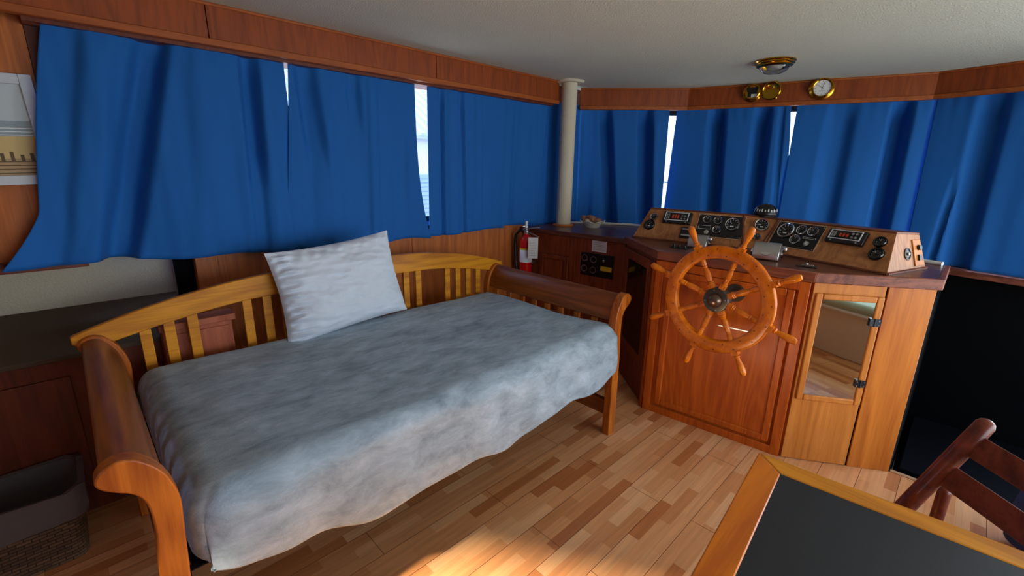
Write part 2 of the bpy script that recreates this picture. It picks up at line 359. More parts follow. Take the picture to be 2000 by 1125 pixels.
# windows left : black frames + panes
def window(name, p0, p1, z0, z1, muls, fr=.035):
    p0 = V3((*p0, 0)); d = V3((*p1, 0))-p0; L = d.length; M = frame(p0, d, (0, 0, 1)); bm = NB()
    box(bm, (0, z0-fr, -.02), (L, z0, .02), M); box(bm, (0, z1, -.02), (L, z1+fr, .02), M)
    for m_ in [0]+muls+[L]: box(bm, (m_-fr/2, z0, -.02), (m_+fr/2, z1, .02), M)
    o = struct(name, bm, 'black', bevel=.003)
    bm = NB(); box(bm, (0, z0, -.003), (L, z1, .003), M); g = obj('pane', bm, 'glass', smooth=False)
    g.parent = o; g.location = g.location-o.location
    return o
window('window_1', (.03, 2.645), (1.30, 2.645), 1.12, 1.945, [.62])
window('window_2', (1.30, 2.645), (2.62, 2.645), 1.12, 1.945, [])
window('window_3', (2.62, 2.645), (3.42, 2.645), 1.12, 1.945, [])
bm = NB(); box(bm, (.03, 2.64, 1.05), (3.45, 2.67, 1.09)); struct('trim_8', bm, 'whitepaint')
bm = NB(); box(bm, (.002, 2.60, 1.05), (.085, 2.85, ZC)); struct('trim_9', bm, 'darkwood')
bm = NB(); box(bm, (-1.7, 2.635, 1.05), (.10, 2.655, ZC)); struct('wall_left_backing', bm, 'darkwood')
bm = NB(); box(bm, (.03, 2.62, 1.98), (3.45, 2.85, ZC)); struct('wall_left_header', bm, 'darkwood')
# front windows (polygon outside the valance)
A0 = V3((3.54, 2.70, 0)); A1 = V3((4.17, 1.96, 0)); A2 = V3((4.60, .38, 0)); A3 = V3((4.22, -1.05, 0))
def seg_window(name, a, b, muls): window(name, (a.x, a.y), (b.x, b.y), .93, 1.93, muls)
seg_window('window_4', A0, A1, []); seg_window('window_5', A1, A2, [.42]); seg_window('window_6', A2, A3, [])
for i, (a, b) in enumerate(((A0, A1), (A1, A2), (A2, A3))):
    bm = NB(); M = frame(a, b-a, (0, 0, 1)); L = (b-a).length
    box(bm, (-.05, 1.96, -.03), (L+.05, ZC, .02), M); struct(('wall_front_header', 'wall_front_header_middle', 'wall_front_header_right')[i], bm, 'darkwood')
    bm = NB(); box(bm, (-.03, -.9, -.05), (L+.03, .91, .02), M); struct(('wall_front', 'wall_front_middle', 'wall_front_right')[i], bm, 'well')
    bm = NB(); box(bm, (-.03, .77, -.06), (L+.03, .815, .12), M); struct('trim_%d' % (30+i), bm, 'lip', bevel=.004)
# stairwell
bm = NB(); box(bm, (2.80, .052, -1.2), (4.5, .062, .79)); struct('wall_stairwell', bm, 'well')
bm = NB(); box(bm, (2.745, -2.4, -1.2), (2.775, .05, -.03)); struct('wall_stairwell_aft', bm, 'well')
bm = NB(); box(bm, (2.775, -2.4, -1.26), (4.6, .05, -1.2)); struct('floor_stairwell', bm, 'well')
bm = NB(); box(bm, (3.0, -2.4, -1.2), (3.4, .02, -.62)); box(bm, (3.4, -2.4, -1.2), (4.3, .02, -.3)); struct('wall_stairwell_steps', bm, 'step', bevel=.01)
# starboard side, aft side: openings that let the daylight in
def wall_with_opening(name, p0, p1, z0, z1, a, b, mat):
    p0 = V3((*p0, 0)); d = V3((*p1, 0))-p0; L = d.length; M = frame(p0, d, (0, 0, 1)); bm = NB()
    box(bm, (0, 0, -.03), (L, z0, .03), M); box(bm, (0, z1, -.03), (L, ZC, .03), M); box(bm, (0, z0, -.03), (a, z1, .03), M); box(bm, (b, z0, -.03), (L, z1, .03), M)
    struct(name, bm, mat, smooth=False)
wall_with_opening('wall_right', (-1.7, -2.35), (4.5, -2.35), .32, 1.80, 1.9, 5.3, 'wallwood')
window('window_7', (.2, -2.35), (3.6, -2.35), .32, 1.80, [1.0, 2.0, 3.0])
wall_with_opening('wall_back', (-1.65, -2.4), (-1.65, 2.9), .05, 1.97, 2.74, 3.57, 'wallwood')
bm = NB(); box(bm, (-3.3, -1.6, 0), (-3.2, 2.2, 2.2)); box(bm, (-3.3, -1.7, 0), (-1.7, -1.6, 2.2)); box(bm, (-3.3, 2.2, 0), (-1.7, 2.3, 2.2)); box(bm, (-3.3, -1.7, -.05), (-1.7, 2.3, 0)); struct('sky_block_walls', bm, 'navy')  # unseen enclosure added to keep sky light out of the aft door
bm = NB(); box(bm, (-3.3, -1.7, 2.2), (-1.68, .28, 2.24)); box(bm, (-3.3, 1.25, 2.2), (-1.68, 2.3, 2.24)); struct('trim_41', bm, 'navy')  # unseen canvas added to narrow the sky opening down to the sun's path
# unseen wedge added over the aft door, slanted to shape the floor's sun patch
bm = NB(); prism(bm, [(-1.68, .0), (-2.53, 1.38), (-1.68, 1.38)], 2.10, 2.14); struct('trim_40', bm, 'ext')

# ================================================================== CURTAINS
def curtain(label, cat_grp, p0, p1, s0, s1, zt, zb, folds, hem=.006, jit=0, flare=0, seed=0, base=.012, pr=.9):
    """p0->p1 hanging line, s0/s1=(top,bottom) positions along it, folds=(s_top,s_bot,width,depth outwards)"""
    p0 = V3((*p0, 0)); d = (V3((*p1, 0))-p0).normalized(); n = V3((d.y, -d.x, 0))  # into the room
    NX, NZ = 150, 46; bm = NB(); g = []
    for j in range(NZ+1):
        t = j/NZ; row = []
        for i in range(NX+1):
            w = i/NX; a = s0[0]+(s0[1]-s0[0])*(t**1.3) if not flare else .06-.135*t/.77-.095*max(0, (t-.77)/.23)**1.3-.012*sin(min(1, t/.77)*pi); b = s1[0]+(s1[1]-s1[0])*(t**pr); s = a+(b-a)*w
            off = 0; g0 = .3+.7*min(1, t*7)
            for f in folds:
                c = f[0]+(f[1]-f[0])*t; q = (s-c)/f[2]
                amp = f[3]
                if len(f) > 4: amp *= max(0, min(1, (f[4]-t)/.2)) if f[4] > 0 else max(0, min(1, (t+f[4])/.25))
                off -= amp*math.exp(-q**4*.7)
            off += base*(.5+t)*(noise.noise(V3((s*6.5+seed, t*.7, seed)))*1.3 + .22*noise.noise(V3((s*21+seed, t*.6, seed+3))))
            off += .004*sin(s*85+seed)*max(0, 1-t*7)           # gathers at the heading
            off += flare*t*t*max(0, 1-w*6)
            z = zt+(zb(s) if callable(zb) else zb)*t-zt*t if False else zt*(1-t)+(zb(s) if callable(zb) else zb)*t
            p = p0+d*s+n*off*g0; row.append(bm.verts.new((p.x, p.y, z)))
        g.append(row)
    for j in range(NZ):
        for i in range(NX): bm.faces.new((g[j][i], g[j][i+1], g[j+1][i+1], g[j+1][i]))
    o = obj('curtain', bm, 'curtain'); so = o.modifiers.new('cloth', 'SOLIDIFY'); so.thickness = .003; so.offset = 0
    for p in o.data.polygons: p.use_smooth = True
    tag(o, label, 'curtain', cat_grp); return o
GL, GF = 'curtains along the side windows', 'curtains along the front windows'
CY = 2.535
curtain('blue curtain with a flared lower corner, beside the framed beach picture', GL, (0, 2.53), (1, 2.53), (.06, -.20), (.888, .905), 1.985, lambda s: 1.045-.045*max(0, min(1, (s+.1)/.9))+.006*sin(s*14),
        [(.385, .13, .05, .09), (.735, .70, .035, .05, .7), (.72, .70, .03, .02), (.58, .48, .07, -.018), (.22, .02, .05, -.03), (.80, .82, .05, -.012)], flare=.05, seed=1, base=.02)
curtain('blue curtain in the middle of the side windows, behind the white pillow', GL, (0, CY), (1, CY), (.912, .80), (1.642, 1.725), 1.985, lambda s: 1.0-.012*(s-.9)/.8+.006*sin(s*17),
        [(.985, 1.05, .045, .042, .6), (1.245, 1.25, .035, .025, .4), (1.07, 1.03, .05, -.015), (1.36, 1.33, .03, -.015), (1.55, 1.5, .05, .02, -.3)], seed=5, base=.016, pr=3.2)
curtain('blue curtain over the rear corner of the daybed, left of the carpeted pole', GL, (0, CY), (1, CY), (1.735, 1.715), (2.885, 2.775), 1.985, lambda s: .995+.008*sin(s*9)+(.02 if s > 2.4 else 0),
        [(1.84, 1.84, .02, .035), (2.0, 2.02, .02, .03), (1.93, 1.93, .04, -.015), (2.15, 2.15, .03, -.012), (2.46, 2.40, .04, -.015), (2.62, 2.55, .05, .012)], seed=9, base=.014)
curtain('narrow blue curtain in the window corner behind the carpeted pole', GL, (0, 2.575), (1, 2.575), (2.78, 2.70), (3.34, 3.36), 1.985, .985,
        [(3.0, 2.98, .04, .02), (3.18, 3.18, .04, .02)], seed=12, base=.006)
curtain('blue curtain above the bowl of shells', GF, (3.39, 2.55), (4.0, 1.90), (-.12, -.10), (.726, .742), 1.985, .86,
        [(.17, .30, .045, .12), (.52, .61, .05, .13), (.62, .68, .02, -.006), (.03, .05, .05, .03)], seed=15, base=.006)
curtain('blue curtain behind the left half of the instrument console', GF, (4.0, 1.90), (4.42, .35), (-.10, -.135), (.757, .87), 1.985, .86,
        [(.23, .29, .055, .13), (.575, .605, .05, .13), (.70, .78, .02, .02), (.80, .84, .05, .02, -.3)], seed=19, base=.006)
curtain('blue curtain behind the right half of the instrument console, under the brass barometer', GF, (4.0, 1.90), (4.42, .35), (.803, .80), (1.635, 1.665), 1.985, .86,
        [(1.10, 1.10, .075, .055), (1.455, 1.47, .05, .14)], seed=23, base=.006)
curtain('blue curtain over the dark stairwell at the far right', GF, (4.42, .35), (4.10, -.95), (.025, .05), (1.2, 1.2), 1.985, .83,
        [(.315, .335, .06, .08), (.25, .20, .02, .02, -.4), (.80, .85, .06, .07)], seed=27, base=.005)

# ================================================================== POLE
P = thing('support_pole', 'beige carpet-wrapped round pole from worktop to ceiling at the window corner', 'pole', (3.0, 2.425, .985))
bm = NB(); lathe(bm, [(0, 1.0), (.062, 1.0), (.062, 2.10), (0, 2.10)], Matrix.Translation((3.0, 2.425, 0)), 32); obj('shaft', bm, 'pole', P)
bm = NB(); lathe(bm, [(0, 2.098), (.105, 2.1), (.115, 2.115), (0, 2.115)], Matrix.Translation((3.0, 2.425, 0)), 32); obj('ceiling_flange', bm, 'pole', P)
bm = NB(); lathe(bm, [(0, .985), (.088, .985), (.09, .992), (.085, 1.0), (0, 1.0)], Matrix.Translation((3.0, 2.425, 0)), 32); obj('base_ring', bm, 'panel_side', P, label='orange wooden base ring')

# ================================================================== HELM CABINETS
TZ = .965
a_, b_, c_, d_, e_ = V3((2.655, 2.6, 0)), V3((2.77, 1.665, 0)), V3((2.395, 1.227, 0)), V3((2.474, .473, 0)), V3((2.75, .05, 0))
# left cabinet
C1 = thing('storage_cabinet', 'dark red-brown wooden cabinet with an engine switch panel, behind the foot of the daybed', 'cabinet', (3.0, 2.1, 0))
bm = NB(); prism(bm, [(2.68, 2.6), (2.78, 1.675), (3.3, 1.675), (3.3, 2.6)], 0, TZ-.015); obj('body', bm, 'cabwood', C1, bevel=.002)
FE = facet((2.68, 2.6, 0), (2.78, 1.665, 0), (2.68, 2.6, 1))
def frame_bm(M, u0, v0, u1, v1, w, n0, n1):
    bm = NB()
    box(bm, (u0, v0, n0), (u0+w, v1, n1), M); box(bm, (u1-w, v0, n0), (u1, v1, n1), M); box(bm, (u0+w, v0, n0), (u1-w, v0+w, n1), M); box(bm, (u0+w, v1-w, n0), (u1-w, v1, n1), M); return bm
# facets face into the room: normal = U x V
d1 = obj('door', frame_bm(FE, .20, .30, .47, .79, .035, 0, .018), 'cabwood', C1, bevel=.004)
bm = NB(); box(bm, (.235, .335, 0), (.435, .755, .005), FE); obj('door_panel', bm, 'cabwood', d1)
SP = NB(); box(SP, (.577, .672, 0), (.851, .845, .006), FE); sp = obj('switch_panel', SP, 'black', C1, bevel=.002)
for u, v in ((.615, .805), (.69, .80), (.615, .725), (.69, .72)):
    bm = NB(); lathe(bm, [(0, .006), (.026, .006), (.026, .014), (.02, .014), (.012, .012), (.01, .024), (0, .024)], at(FE, u, v), 20, mis=[0, 0, 1, 0, 0, 0]); obj('rotary_switch', bm, ['black', 'steel'], sp)
bm = NB(); lathe(bm, [(0, .006), (.011, .006), (.009, .016), (0, .02)], at(FE, .775, .80), 14); obj('toggle', bm, 'chrome', sp)
bm = NB(); box(bm, (.75, .724, .006), (.84, .758, .008), FE); obj('yellow_label', bm, 'yellow', sp, label='yellow warning strip')
bm = NB(); box(bm, (.665, .86, 0), (.785, .942, .003), FE)
for q in range(5): box(bm, (.675, .875+q*.012, .003), (.775-.02*(q % 2), .879+q*.012, .0034), FE, 1)
obj('notice_plate', bm, ['paper', 'steel'], C1, label='small pale printed plate')
# corner cabinet with smoked-glass door
C2 = thing('corner_cabinet', 'narrow angled cabinet with a tall smoked-glass door beside the wheel', 'cabinet', (2.9, 1.4, 0))
bm = NB(); prism(bm, [(2.77, 1.66), (2.405, 1.232), (2.6, 1.10), (3.3, 1.10), (3.3, 1.66)], 0, TZ-.015); obj('body', bm, 'cabwood', C2, bevel=.002)
FG = facet((2.77, 1.665, 0), (2.395, 1.227, 0), (2.77, 1.665, 1))
dd = obj('door', frame_bm(FG, .03, .24, .52, .93, .06, .001, .014), 'cabwood', C2, bevel=.003)
bm = NB(); box(bm, (.085, .295, .001), (.465, .875, .006), FG); obj('smoked_glass', bm, 'glassdark', dd, label='black smoked glass')
bm = NB(); tube(bm, [at(FG, .075, .60, .014) @ V3((0, 0, 0)), at(FG, .075, .60, .035) @ V3((0, 0, 0))], .009); obj('knob', bm, 'bronzek', dd)
bm = NB(); box(bm, (.54, 0, .0), (.569, .93, .012), FG); obj('corner_post', bm, 'panel_red', C2, bevel=.003)
# helm cabinet
C3 = thing('helm_cabinet', 'orange teak helm cabinet carrying the steering wheel, with a mirrored door', 'cabinet', (2.8, .6, 0))
bm = NB(); prism(bm, [(2.40, 1.225), (2.479, .475), (2.755, .055), (3.3, .055), (3.3, 1.09), (2.6, 1.09)], 0, TZ-.015); obj('body', bm, 'panel_red', C3, bevel=.002)
FW = facet((2.395, 1.227, 0), (2.474, .473, 0), (2.395, 1.227, 1))
bm = frame_bm(FW, .0, .0, .758, .948, .045, 0, .012); obj('face_frame', bm, 'panel_red', C3, bevel=.002)
ap = obj('access_panel', frame_bm(FW, .072, .062, .70, .90, .034, 0, .014), 'panel_red', C3, bevel=.005, seg=3)
bm = NB(); box(bm, (.10, .09, 0), (.67, .87, .005), FW); obj('infill', bm, 'panel_red', ap)
bm = NB(); box(bm, (.375, .640, .004), (.555, .646, .012), FW); obj('handle_strip', bm, 'steel', ap)
FM = facet((2.474, .473, 0), (2.75, .05, 0), (2.474, .473, 1))
bm = NB(); box(bm, (.008, .004, 0), (.307, .955, .012), FM); md = obj('mirrored_door', bm, 'panel_org', C3, bevel=.002)
bm = NB(); box(bm, (.308, 0, 0), (.3155, .955, .004), FM); obj('gap_shade_strip', bm, 'dark', C3)  # black strip stands in for shade between door and side panel
fr = obj('mirror_frame', frame_bm(FM, .02, .347, .305, .902, .03, .012, .024), 'panel_org', md, bevel=.006, seg=3)
bm = NB(); box(bm, (.045, .372, .012), (.284, .877, .017), FM); obj('mirror', bm, 'mirror', md, smooth=False)
for v in (.779, .465):
    bm = NB(); box(bm, (.262, v-.018, .018), (.281, v+.018, .027), FM); box(bm, (.285, v-.018, .018), (.306, v+.018, .027), FM)
    tube(bm, [FM @ V3((.283, v-.02, .027)), FM @ V3((.283, v+.02, .027))], .004)
    for q in (-.01, .01):
        for w in (.268, .299): lathe(bm, [(0, .029), (.003, .029), (.003, .026)], at(FM, w, v+q), 10, mi=1)
    obj('hinge', bm, ['hinge', 'chrome'], md)
bm = NB(); box(bm, (.316, .0, 0), (.503, .957, .012), FM); obj('side_panel', bm, 'panel_side', C3, bevel=.002, label='lighter orange veneer with a wavy grain')
# extinguisher
FX = thing('fire_extinguisher', 'red fire extinguisher with an inspection tag, on the dark cabinet beside the daybed', 'extinguisher', (2.585, 2.46, .60))
ex = Matrix.Translation((2.585, 2.46, 0))
bm = NB(); lathe(bm, [(0, .60), (.045, .60), (.05, .61), (.05, .885), (.044, .91), (.025, .93), (.018, .935), (.018, .95), (0, .95)], ex, 28); obj('cylinder', bm, 'red', FX)
bm = NB(); lathe(bm, [(.0505, .72), (.0507, .8195), (.0505, .82)], ex, 28, mi=0); lathe(bm, [(.0508, .82), (.0508, .835)], ex, 28, mi=1); obj('body_label', bm, ['paper', 'yellow'], FX)
bm = NB(); lathe(bm, [(0, .945), (.02, .945), (.02, .97), (.012, .975), (.012, .985), (0, .985)], ex, 18)
Mh = Matrix.Translation((2.585, 2.46, .985)) @ Matrix.Rotation(radians(-60), 4, 'Z')
box(bm, (-.03, -.009, -.005), (.11, .009, .005), Mh @ Matrix.Rotation(radians(-8), 4, 'Y')); box(bm, (-.02, -.009, -.022), (.12, .009, -.014), Mh @ Matrix.Rotation(radians(22), 4, 'Y'))
obj('valve_handle', bm, 'steel', FX, bevel=.002)
bm = NB(); box(bm, (-.012, -.006, .99), (.012, .006, 1.045), ex); obj('pull_loop', bm, 'white', FX, bevel=.003)
bm = NB(); tube(bm, [(2.575, 2.475, .965), (2.56, 2.51, .97), (2.55, 2.545, .93), (2.55, 2.55, .85), (2.55, 2.54, .70), (2.555, 2.52, .62)], .012, 12); obj('hose', bm, 'black', FX)
TGm = frame((2.555, 2.355, .765), (.75, -.66, 0), (0, 0, 1)); bm = NB(); box(bm, (-.038, 0, -.001), (.038, .165, .001), TGm)
for q in range(6): box(bm, (-.028, .02+q*.02, -.0016), (.028-.01*(q % 3), .0235+q*.02, .0016), TGm, 1)
tube(bm, [TGm @ V3((0, .15, .002)), (2.57, 2.45, .965)], .0015, 6, mi=1); obj('inspection_tag', bm, ['white', 'steel'], FX)
bm = NB(); box(bm, (2.60, 2.43, .70), (2.69, 2.49, .72)); obj('wall_bracket', bm, 'steel', FX)
bm = NB(); box(bm, (2.575, 2.425, .585), (2.69, 2.495, .60)); obj('wall_bracket', bm, 'steel', FX)

# worktop
WT = thing('worktop', 'dark varnished wooden worktop running under the window curtains and the instrument console', 'worktop', (3.0, 1.3, TZ-.015))
main = [(2.752, 1.668), (2.395, 1.226), (2.452, .458), (2.732, .035), (3.14, .035), (3.42, .9), (3.33, 1.9), (3.05, 2.25), (2.80, 2.25)]
bm = NB(); prism(bm, [(2.65, 2.6), (2.752, 1.668), (3.05, 1.5), (3.42, 1.8), (3.42, 2.2), (3.12, 2.6)], TZ-.015, .985); obj('side_shelf', bm, 'counter', WT, bevel=.004)
bm = NB(); prism(bm, [(2.756, 1.664), (2.40, 1.226), (2.457, .46), (2.735, .04), (3.18, .04), (3.5, .9), (3.4, 1.664)], TZ-.010, .9995); obj('helm_top', bm, 'counter', WT, bevel=.003)
bm = NB(); path = [(2.752, 1.668), (2.393, 1.227), (2.448, .457), (2.730, .032), (3.18, .032)]
for (x0, y0), (x1, y1) in zip(path, path[1:]):
    M = frame((x0, y0, 0), (x1-x0, y1-y0, 0), (0, 0, 1)); L = math.hypot(x1-x0, y1-y0); box(bm, (-.002, TZ-.012, -.02), (L+.002, 1.003, .004), M)
obj('edging', bm, 'lip', WT, bevel=.004, label='lighter reddish edging strip')
bm = NB(); tube(bm, [(3.06, 2.52, .995), (3.28, 2.32, .995), (3.44, 2.05, .995), (3.45, 1.8, .996), (3.42, 1.6, 1.0), (3.5, 1.0, 1.008), (3.4, .6, 1.008), (3.18, .06, 1.008)], .011, 10); obj('back_edge_trim', bm, 'white', WT, label='white trim along the back edge')

# ================================================================== INSTRUMENT CONSOLE
DC = thing('instrument_console', 'sloping wooden instrument console with engine gauges standing on the helm worktop', 'console', (2.9, .9, .9995))
A_bl, A_br = V3((2.773, 1.624, 1.0)), V3((2.862, .929, 1.0))
C_bl, C_br = V3((2.884, .845, 1.0)), V3((2.662, .225, 1.0))
FA = facet(A_bl, A_br, A_bl+V3((.11, 0, .19)))
FC = facet(C_bl, C_br, C_bl+V3((.113, -.0404, .19)))
A_tl, A_tr, C_tl, C_tr = FA @ V3((.068, .221, 0)), FA @ V3((.662, .221, 0)), FC @ V3((.017, .211, 0)), FC @ V3((.608, .211, 0))
D_br = V3((3.016, .113, 1.0)); D_tr = V3((2.99, .166, 1.165))
bot = [A_bl, A_br, C_bl, C_br, D_br, V3((3.2, .9, 1.0)), V3((3.05, 1.6, 1.0))]
top = [A_tl, A_tr, C_tl, C_tr, D_tr, V3((3.10, .9, 1.178)), V3((2.98, 1.56, 1.186))]
bm = NB(); hexa(bm, bot, top); obj('housing', bm, 'dash', DC, bevel=.0015)
bm = NB(); hexa(bm, [p+V3((0, 0, -.001)) for p in top], [p+V3((0, 0, .010)) for p in top]); obj('top_board', bm, 'dashtrim', DC, bevel=.003, label='darker top board')
# ribs between the three panels
for p, q in ((A_br, A_tr), (C_bl, C_tl)):
    bm = NB(); tube(bm, [p+V3((-.004, 0, .004)), q+V3((-.004, 0, 0))], .008, 8); obj('corner_bead', bm, 'dashtrim', DC)
bm = NB()
for p, q in zip(bot[:4], bot[1:5]): tube(bm, [p+V3((-.004, -.002, .004)), q+V3((-.004, -.002, .004))], .007, 6)
obj('base_bead', bm, 'dashtrim', DC)
def gauge(M, u, v, r, parent, n=.0, style=0, name='gauge', needle=.7):
    bm = NB(); G = at(M, u, v, n)
    if style == 0:   # chrome ring
        lathe(bm, [(r, 0), (r, .009), (r*.93, .013), (r*.82, .011), (r*.80, .005)], G, 28, mi=1)
    else:            # black wide ring
        lathe(bm, [(r, 0), (r*.98, .008), (r*.86, .013), (r*.66, .011), (r*.64, .006)], G, 28, mi=0)
    R0 = r*(.81 if style == 0 else .65)
    lathe(bm, [(R0, .0052), (0, .0052)], G, 28, mi=0)
    for i in range(9):   # scale marks
        a = radians(215-i*31); B = G @ Matrix.Rotation(a, 4, 'Z')
        box(bm, (R0*.72, -R0*.03, .0055), (R0*.92, R0*.03, .0062), B, 2)
    box(bm, (-R0*.1, -R0*.035, .0064), (R0*.62, R0*.035, .007), G @ Matrix.Rotation(radians(215)*needle, 4, 'Z'), 2)
    lathe(bm, [(R0*.13, .0055), (R0*.12, .009), (0, .0095)], G, 10, mi=0)
    if r > .036: # small counter window
        box(bm, (-R0*.28, -R0*.5, .0055), (R0*.28, -R0*.3, .0062), G, 2)
    return obj(name, bm, ['blackgloss', 'chrome', 'dial'], parent)
gauge(FA, .110, .162, .025, DC, 0, 0, needle=.5)
gauge(FA, .093, .103, .038, DC, 0, 1, needle=.3)
# radios
def radio(M, u0, v0, u1, v1, name, w0=.014):
    bm = NB(); box(bm, (u0, v0, 0), (u1, v1, .022), M); r = obj(name, bm, 'black', DC, bevel=.004)
    iu0, iv0, iu1, iv1 = u0+.014, v0+.018, u1-.018, v1-.006
    obj('silver_rim', frame_bm(M, iu0, iv0, iu1, iv1, .004, .022, .026), 'white', r)
    w = iu1-iu0
    bm = NB(); box(bm, (iu0+w*.25, iv0+.012, .022), (iu0+w*.66, iv1-.014, .0235), M); obj('display', bm, 'blackgloss', r)
    bm = NB()
    for i in range(3): x = iu0+w*.31+i*w*.11; box(bm, (x, iv0+.016, .0236), (x+w*.07, iv1-.018, .0246), M)
    obj('lit_segments', bm, 'redled', r, label='dim red display segments')
    for i in range(4):
        x = iu0+w*.74+(i % 2)*w*.12; y = iv0+.014+(i//2)*.02; bm = NB(); lathe(bm, [(.006, .022), (.006, .03), (0, .031)], at(M, x, y), 12); obj('knob', bm, 'steel', r)
    for x in (iu0+w*.06, iu0+w*.14): bm = NB(); box(bm, (x, iv0+.012, .022), (x+.008, iv1-.012, .025), M); obj('button', bm, 'steel', r)
    for x in (u0+.03, u1-.03): bm = NB(); lathe(bm, [(.004, .022), (.004, .025), (0, .025)], at(M, x, v0+.009), 8); obj('fixing_screw', bm, 'steel', r)
radio(FA, .178, .122, .362, .205, 'marine_radio')
radio(FC, .325, .117, .506, .193, 'marine_radio')
# rocker switches in left panel
bm = NB(); box(bm, (.315, .032, 0), (.388, .107, .012), FA); rs = obj('switch_block', bm, 'black', DC, bevel=.002)
for v in (.040, .082):
    bm = NB(); box(bm, (.324, v, .012), (.380, v+.012, .02), FA); obj('rocker', bm, 'steel', rs, bevel=.002)
# gauge panels
def gpanel(M, u0, v0, u1, v1, gs, lab, key, rim='strip'):
    bm = NB(); box(bm, (u0, v0, 0), (u1, v1, .004), M); p = obj('gauge_panel', bm, 'blackgloss', DC, bevel=.001)
    obj('panel_rim', frame_bm(M, u0-.004, v0-.004, u1+.004, v1+.004, .004, 0, .005), rim, p, label='thin pale rim')
    for (u, v, r, nd) in gs: gauge(M, u, v, r, p, .004, 0, needle=nd)
    bm = NB(); box(bm, (lab[0], lab[1], .004), (lab[2], lab[3], .0052), M); obj('lettering_plate', frame_bm(M, lab[0], lab[1], lab[2], lab[3], .0015, .004, .0053), 'dial', p); bm.free()
    bm = NB(); lathe(bm, [(.014, .004), (.014, .01), (.008, .011), (0, .011)], at(M, *key), 16); box(bm, (-.003, -.01, .010), (.003, .01, .022), at(M, *key)); obj('key_switch', bm, 'chrome', p)
    for u in (u0+.008, u1-.008):
        for v in (v0+.008, v1-.008): bm = NB(); lathe(bm, [(.003, .004), (.003, .0055), (0, .006)], at(M, u, v), 8); obj('corner_screw', bm, 'chrome', p)
gpanel(FA, .405, .059, .676, .206, [(.459, .171, .027, .4), (.524, .169, .027, .45), (.530, .106, .026, .5), (.611, .152, .043, .62)], (.415, .108, .49, .132), (.472, .086))
gpanel(FC, .032, .053, .293, .202, [(.095, .149, .047, .7), (.181, .164, .029, .4), (.244, .163, .029, .55), (.172, .102, .029, .45)], (.205, .118, .275, .128), (.242, .088))
BM = facet(A_br, C_bl, (A_tr+C_tl)*.5)
gauge(BM, .080, .158, .039, DC, .012, 0, needle=.8)
gauge(BM, .066, .080, .021, DC, .012, 0, needle=.35)
gauge(FC, .564, .158, .029, DC, 0, 1, needle=.4)
gauge(FC, .575, .094, .034, DC, 0, 1, needle=.6)
FD = facet(C_br, D_br, C_tr)
bm = NB(); lathe(bm, [(.03, 0), (.03, .004), (.022, .006), (.02, .003), (.008, .003), (.007, .010), (0, .010)], at(FD, .199, .083), 24, mis=[0, 0, 0, 0, 1, 1]); obj('key_socket', bm, ['black', 'steel'], DC)
bm = NB(); prism(bm, [(.262, .018), (.345, .02), (.322, .147), (.246, .149)], 0, .006, FD); sp = obj('socket_plate', bm, 'panel_org', DC, bevel=.002)
bm = NB(); lathe(bm, [(0, .006), (.014, .006), (.012, .018), (0, .018)], at(FD, .295, .108), 14); box(bm, (.285, .045, .006), (.312, .072, .014), FD); obj('switch', bm, 'black', sp)

# compass
CP = thing('compass', 'black domed compass on top of the instrument console', 'compass', (3.03, .885, 1.19))
cx = Matrix.Translation((3.03, .885, 0))
bm = NB(); lathe(bm, [(0, 1.188), (.058, 1.188), (.06, 1.2), (.066, 1.205), (.066, 1.216), (.060, 1.22)], cx, 28); obj('base', bm, 'black', CP)
bm = NB(); lathe(bm, [(.062*cos(a), 1.218+.05*sin(a)) for a in [i*pi/16 for i in range(8)]]+[(0, 1.268)], cx, 28); obj('dome', bm, 'blackgloss', CP)
bm = NB()
for i in range(9):
    a = radians(150+i*15); M = cx @ Matrix.Rotation(a, 4, 'Z'); box(bm, (.059, -.003, 1.222), (.064, .003, 1.238-.004*(i % 2)), M)
obj('card_marks', bm, 'dial', CP)

# engine controls
def control(x, y, label, k=1.):
    t = thing('engine_control', label, 'engine control', (x, y, 1.003)); M = Matrix.Translation((x, y, 1.003)) @ Matrix.Scale(k, 4) @ Matrix.Rotation(radians(8), 4, 'Z')
    bm = NB(); pts = [(.055*cos(a), .074*sin(a)) for a in [i*pi/14 for i in range(15)]]
    MX = M @ Matrix(((1, 0, 0, 0), (0, 0, 1, 0), (0, 1, 0, 0), (0, 0, 0, 1)))
    prism(bm, pts, -.055, .055, MX); obj('housing', bm, 'steel', t, bevel=.004)
    bm = NB(); lathe(bm, [(.022, -.001), (.022, .004), (0, .004)], M @ Matrix.Translation((-.042, 0, .036)) @ Matrix.Rotation(radians(-48), 4, 'Y'), 20); obj('badge', bm, 'chrome', t)
    for s in (-1, 1):
        bm = NB(); y0 = s*.06
        lathe(bm, [(0, -.006), (.018, -.006), (.018, .006), (0, .006)], M @ Matrix.Translation((0, y0, .025)) @ Matrix.Rotation(pi/2, 4, 'X'), 14)
        if s < 0:
            tube(bm, [M @ V3((0, y0, .025)), M @ V3((-.03, y0-.006, .05)), M @ V3((-.05, y0-.012, .055))], [.006, .006, .005]); lathe(bm, [(0, -.012), (.009, -.009), (.012, 0), (.009, .009), (0, .012)], M @ Matrix.Translation((-.055, y0-.014, .056)), 12)
        obj('lever', bm, 'chrome', t)
control(2.655, .735, 'chrome engine control on the worktop, to the right of the wheel top', 1.15)
control(2.735, 1.14, 'chrome engine control on the worktop, partly hidden behind the upper left wheel spoke')
t = thing('switch_cluster', 'small dark key switches on the worktop left of the wheel', 'switch', (2.60, 1.20, 1.0))
for i in range(3):
    bm = NB(); lathe(bm, [(0, 1.0), (.013, 1.0), (.013, 1.008), (.007, 1.01), (.006, 1.022), (0, 1.022)], Matrix.Translation((2.60-.0*i, 1.235-i*.035, 0)), 14); obj('key_switch', bm, 'black', t)
